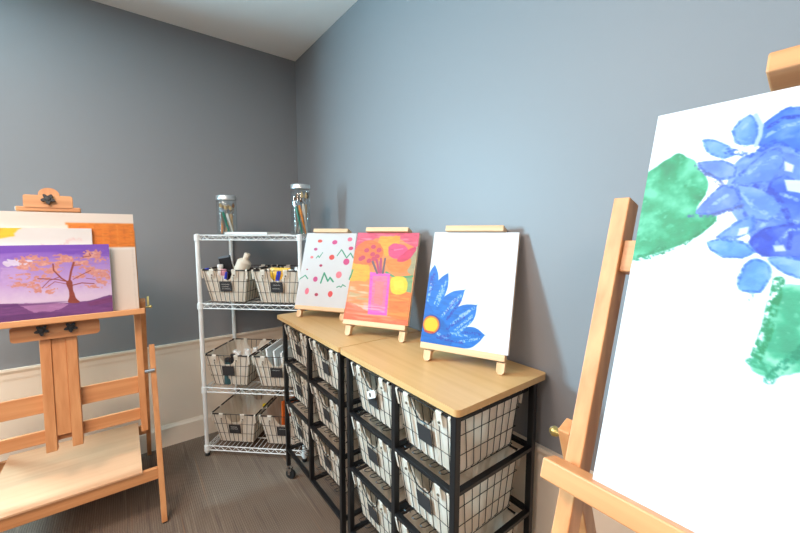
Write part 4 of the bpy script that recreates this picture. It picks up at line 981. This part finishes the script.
# third shelf
z1=ZS[1]+.008
for k,(s,tt) in enumerate([(.115,.16),(.160,.12),(.205,.15),(.170,.20),(.225,.21)]):
    bot('bottle','bottle','round shouldered white bottle in the left basket of the third shelf',s,tt,z1,.024,.172+.006*(k%3),WP,WP,(0,0),.62,.22,'white bottles in the third shelf basket')
for k,(s,tt) in enumerate([(.125,.11),(.185,.085)]):
    bot('bottle','bottle','black bottle among the white ones on the third shelf',s,tt,z1,.020,.165,BLK,BLK,(0,0),.7,.2,'black bottles in the third shelf basket')
x,y,_=sh(.132,.050,0); bot('bottle','bottle','teal bottle seen through the cut-out of the third shelf basket',.128,.048,z1,.024,.160,mat('teal_plastic',(48,84,88),.35),BLK,(0,0),.7,.15)
for k in range(3):
    x,y,_=sh(.395+.045*k,.17,0); t=empty('canvas_board',(x,y,z1),SROT+R(90),'white board standing upright in the right basket of the third shelf','board','white boards in the third shelf basket'); t.rotation_euler=(R(0),0,SROT+R(90)); t.rotation_euler=(-.10,0,SROT+R(90))
    MB().box((-.115,-.005,0),(.115,.005,.225-.012*k),.001).build('board_face',WHITEP,t)
# bottom shelf
z2=ZS[0]+.008
x,y,_=sh(.505,.15,0); t=empty('orange_folder',(x,y,z2),SROT,'orange folder standing in the right basket of the bottom shelf','folder'); t.rotation_euler=(-.08,.10,SROT+R(65))
MB().box((-.11,-.004,0),(.11,.004,.245),.001).build('folder_cover',mat('orange_card',(222,104,30),.6),t)
x,y,_=sh(.262,.235,0); t=empty('yellow_box',(x,y,z2),SROT,'small yellow box at the back of the bottom left basket','box'); MB().box((-.010,-.010,0),(.010,.010,.155),.002).build('box_body',mat('bright_yellow',(235,210,40),.5),t)

# ------------------------------------------------------------------ lights
def area(name,loc,rot,sx,sy,power,col,spread=180):
    ld=bpy.data.lights.new(name,'AREA'); ld.shape='RECTANGLE'; ld.size=sx; ld.size_y=sy; ld.energy=power; ld.color=col; ld.spread=R(spread)
    o=bpy.data.objects.new(name,ld); COL.objects.link(o); o.location=loc; o.rotation_euler=rot; return o
LT=[(-1.9,-1.75),(-1.9,-3.9),(-3.6,-2.7)]
for i,(x,y) in enumerate(LT):
    t=empty('ceiling_light',(x,y,CE),0,['square ceiling light nearest the corner','square ceiling light at the back of the room','square ceiling light towards the far wall'][i],'ceiling light','ceiling lights')
    f=MB(); f.box((-.32,-.32,-.03),(.32,-.29,-.0005)).box((-.32,.29,-.03),(.32,.32,-.0005)).box((-.32,-.29,-.03),(-.29,.29,-.0005)).box((.29,-.29,-.03),(.32,.29,-.0005)); f.build('fixture_frame',WHITEM,t)
    area('ceiling_lamp',(x,y,CE-.02),(0,0,0),.56,.56,POW[i],WARM)
area('window_daylight',(-2.45,.06,1.75),(R(90),0,R(180)),.75,.8,POW[3],COOL)
W_=bpy.data.worlds.new('sky'); S.world=W_; W_.use_nodes=True
W_.node_tree.nodes['Background'].inputs[0].default_value=(.75,.87,1,1); W_.node_tree.nodes['Background'].inputs[1].default_value=1.2
# ------------------------------------------------------------------ camera
cd=bpy.data.cameras.new('camera'); cam=bpy.data.objects.new('camera',cd); COL.objects.link(cam)
cd.sensor_width=36; cd.lens=361.15/800*36; cd.clip_start=.02
yaw,pit,rol=R(37.5886),R(5.328),R(.1886)
fw=Vector((math.sin(yaw)*math.cos(pit),math.cos(yaw)*math.cos(pit),-math.sin(pit))); rt=Vector((math.cos(yaw),-math.sin(yaw),0)); up=rt.cross(fw)
r2=rt*math.cos(rol)+up*math.sin(rol); u2=-rt*math.sin(rol)+up*math.cos(rol)
M=Matrix((( r2.x,u2.x,-fw.x,-1.0865),(r2.y,u2.y,-fw.y,-2.6866),(r2.z,u2.z,-fw.z,1.38),(0,0,0,1)))
cam.matrix_world=M; S.camera=cam
S.view_settings.view_transform='Standard'; S.view_settings.look='None'; S.view_settings.gamma=1; S.view_settings.use_curve_mapping=False
S.view_settings.exposure=EXPO
S.cycles.use_denoising=True; S.cycles.max_bounces=8; S.cycles.sample_clamp_indirect=6
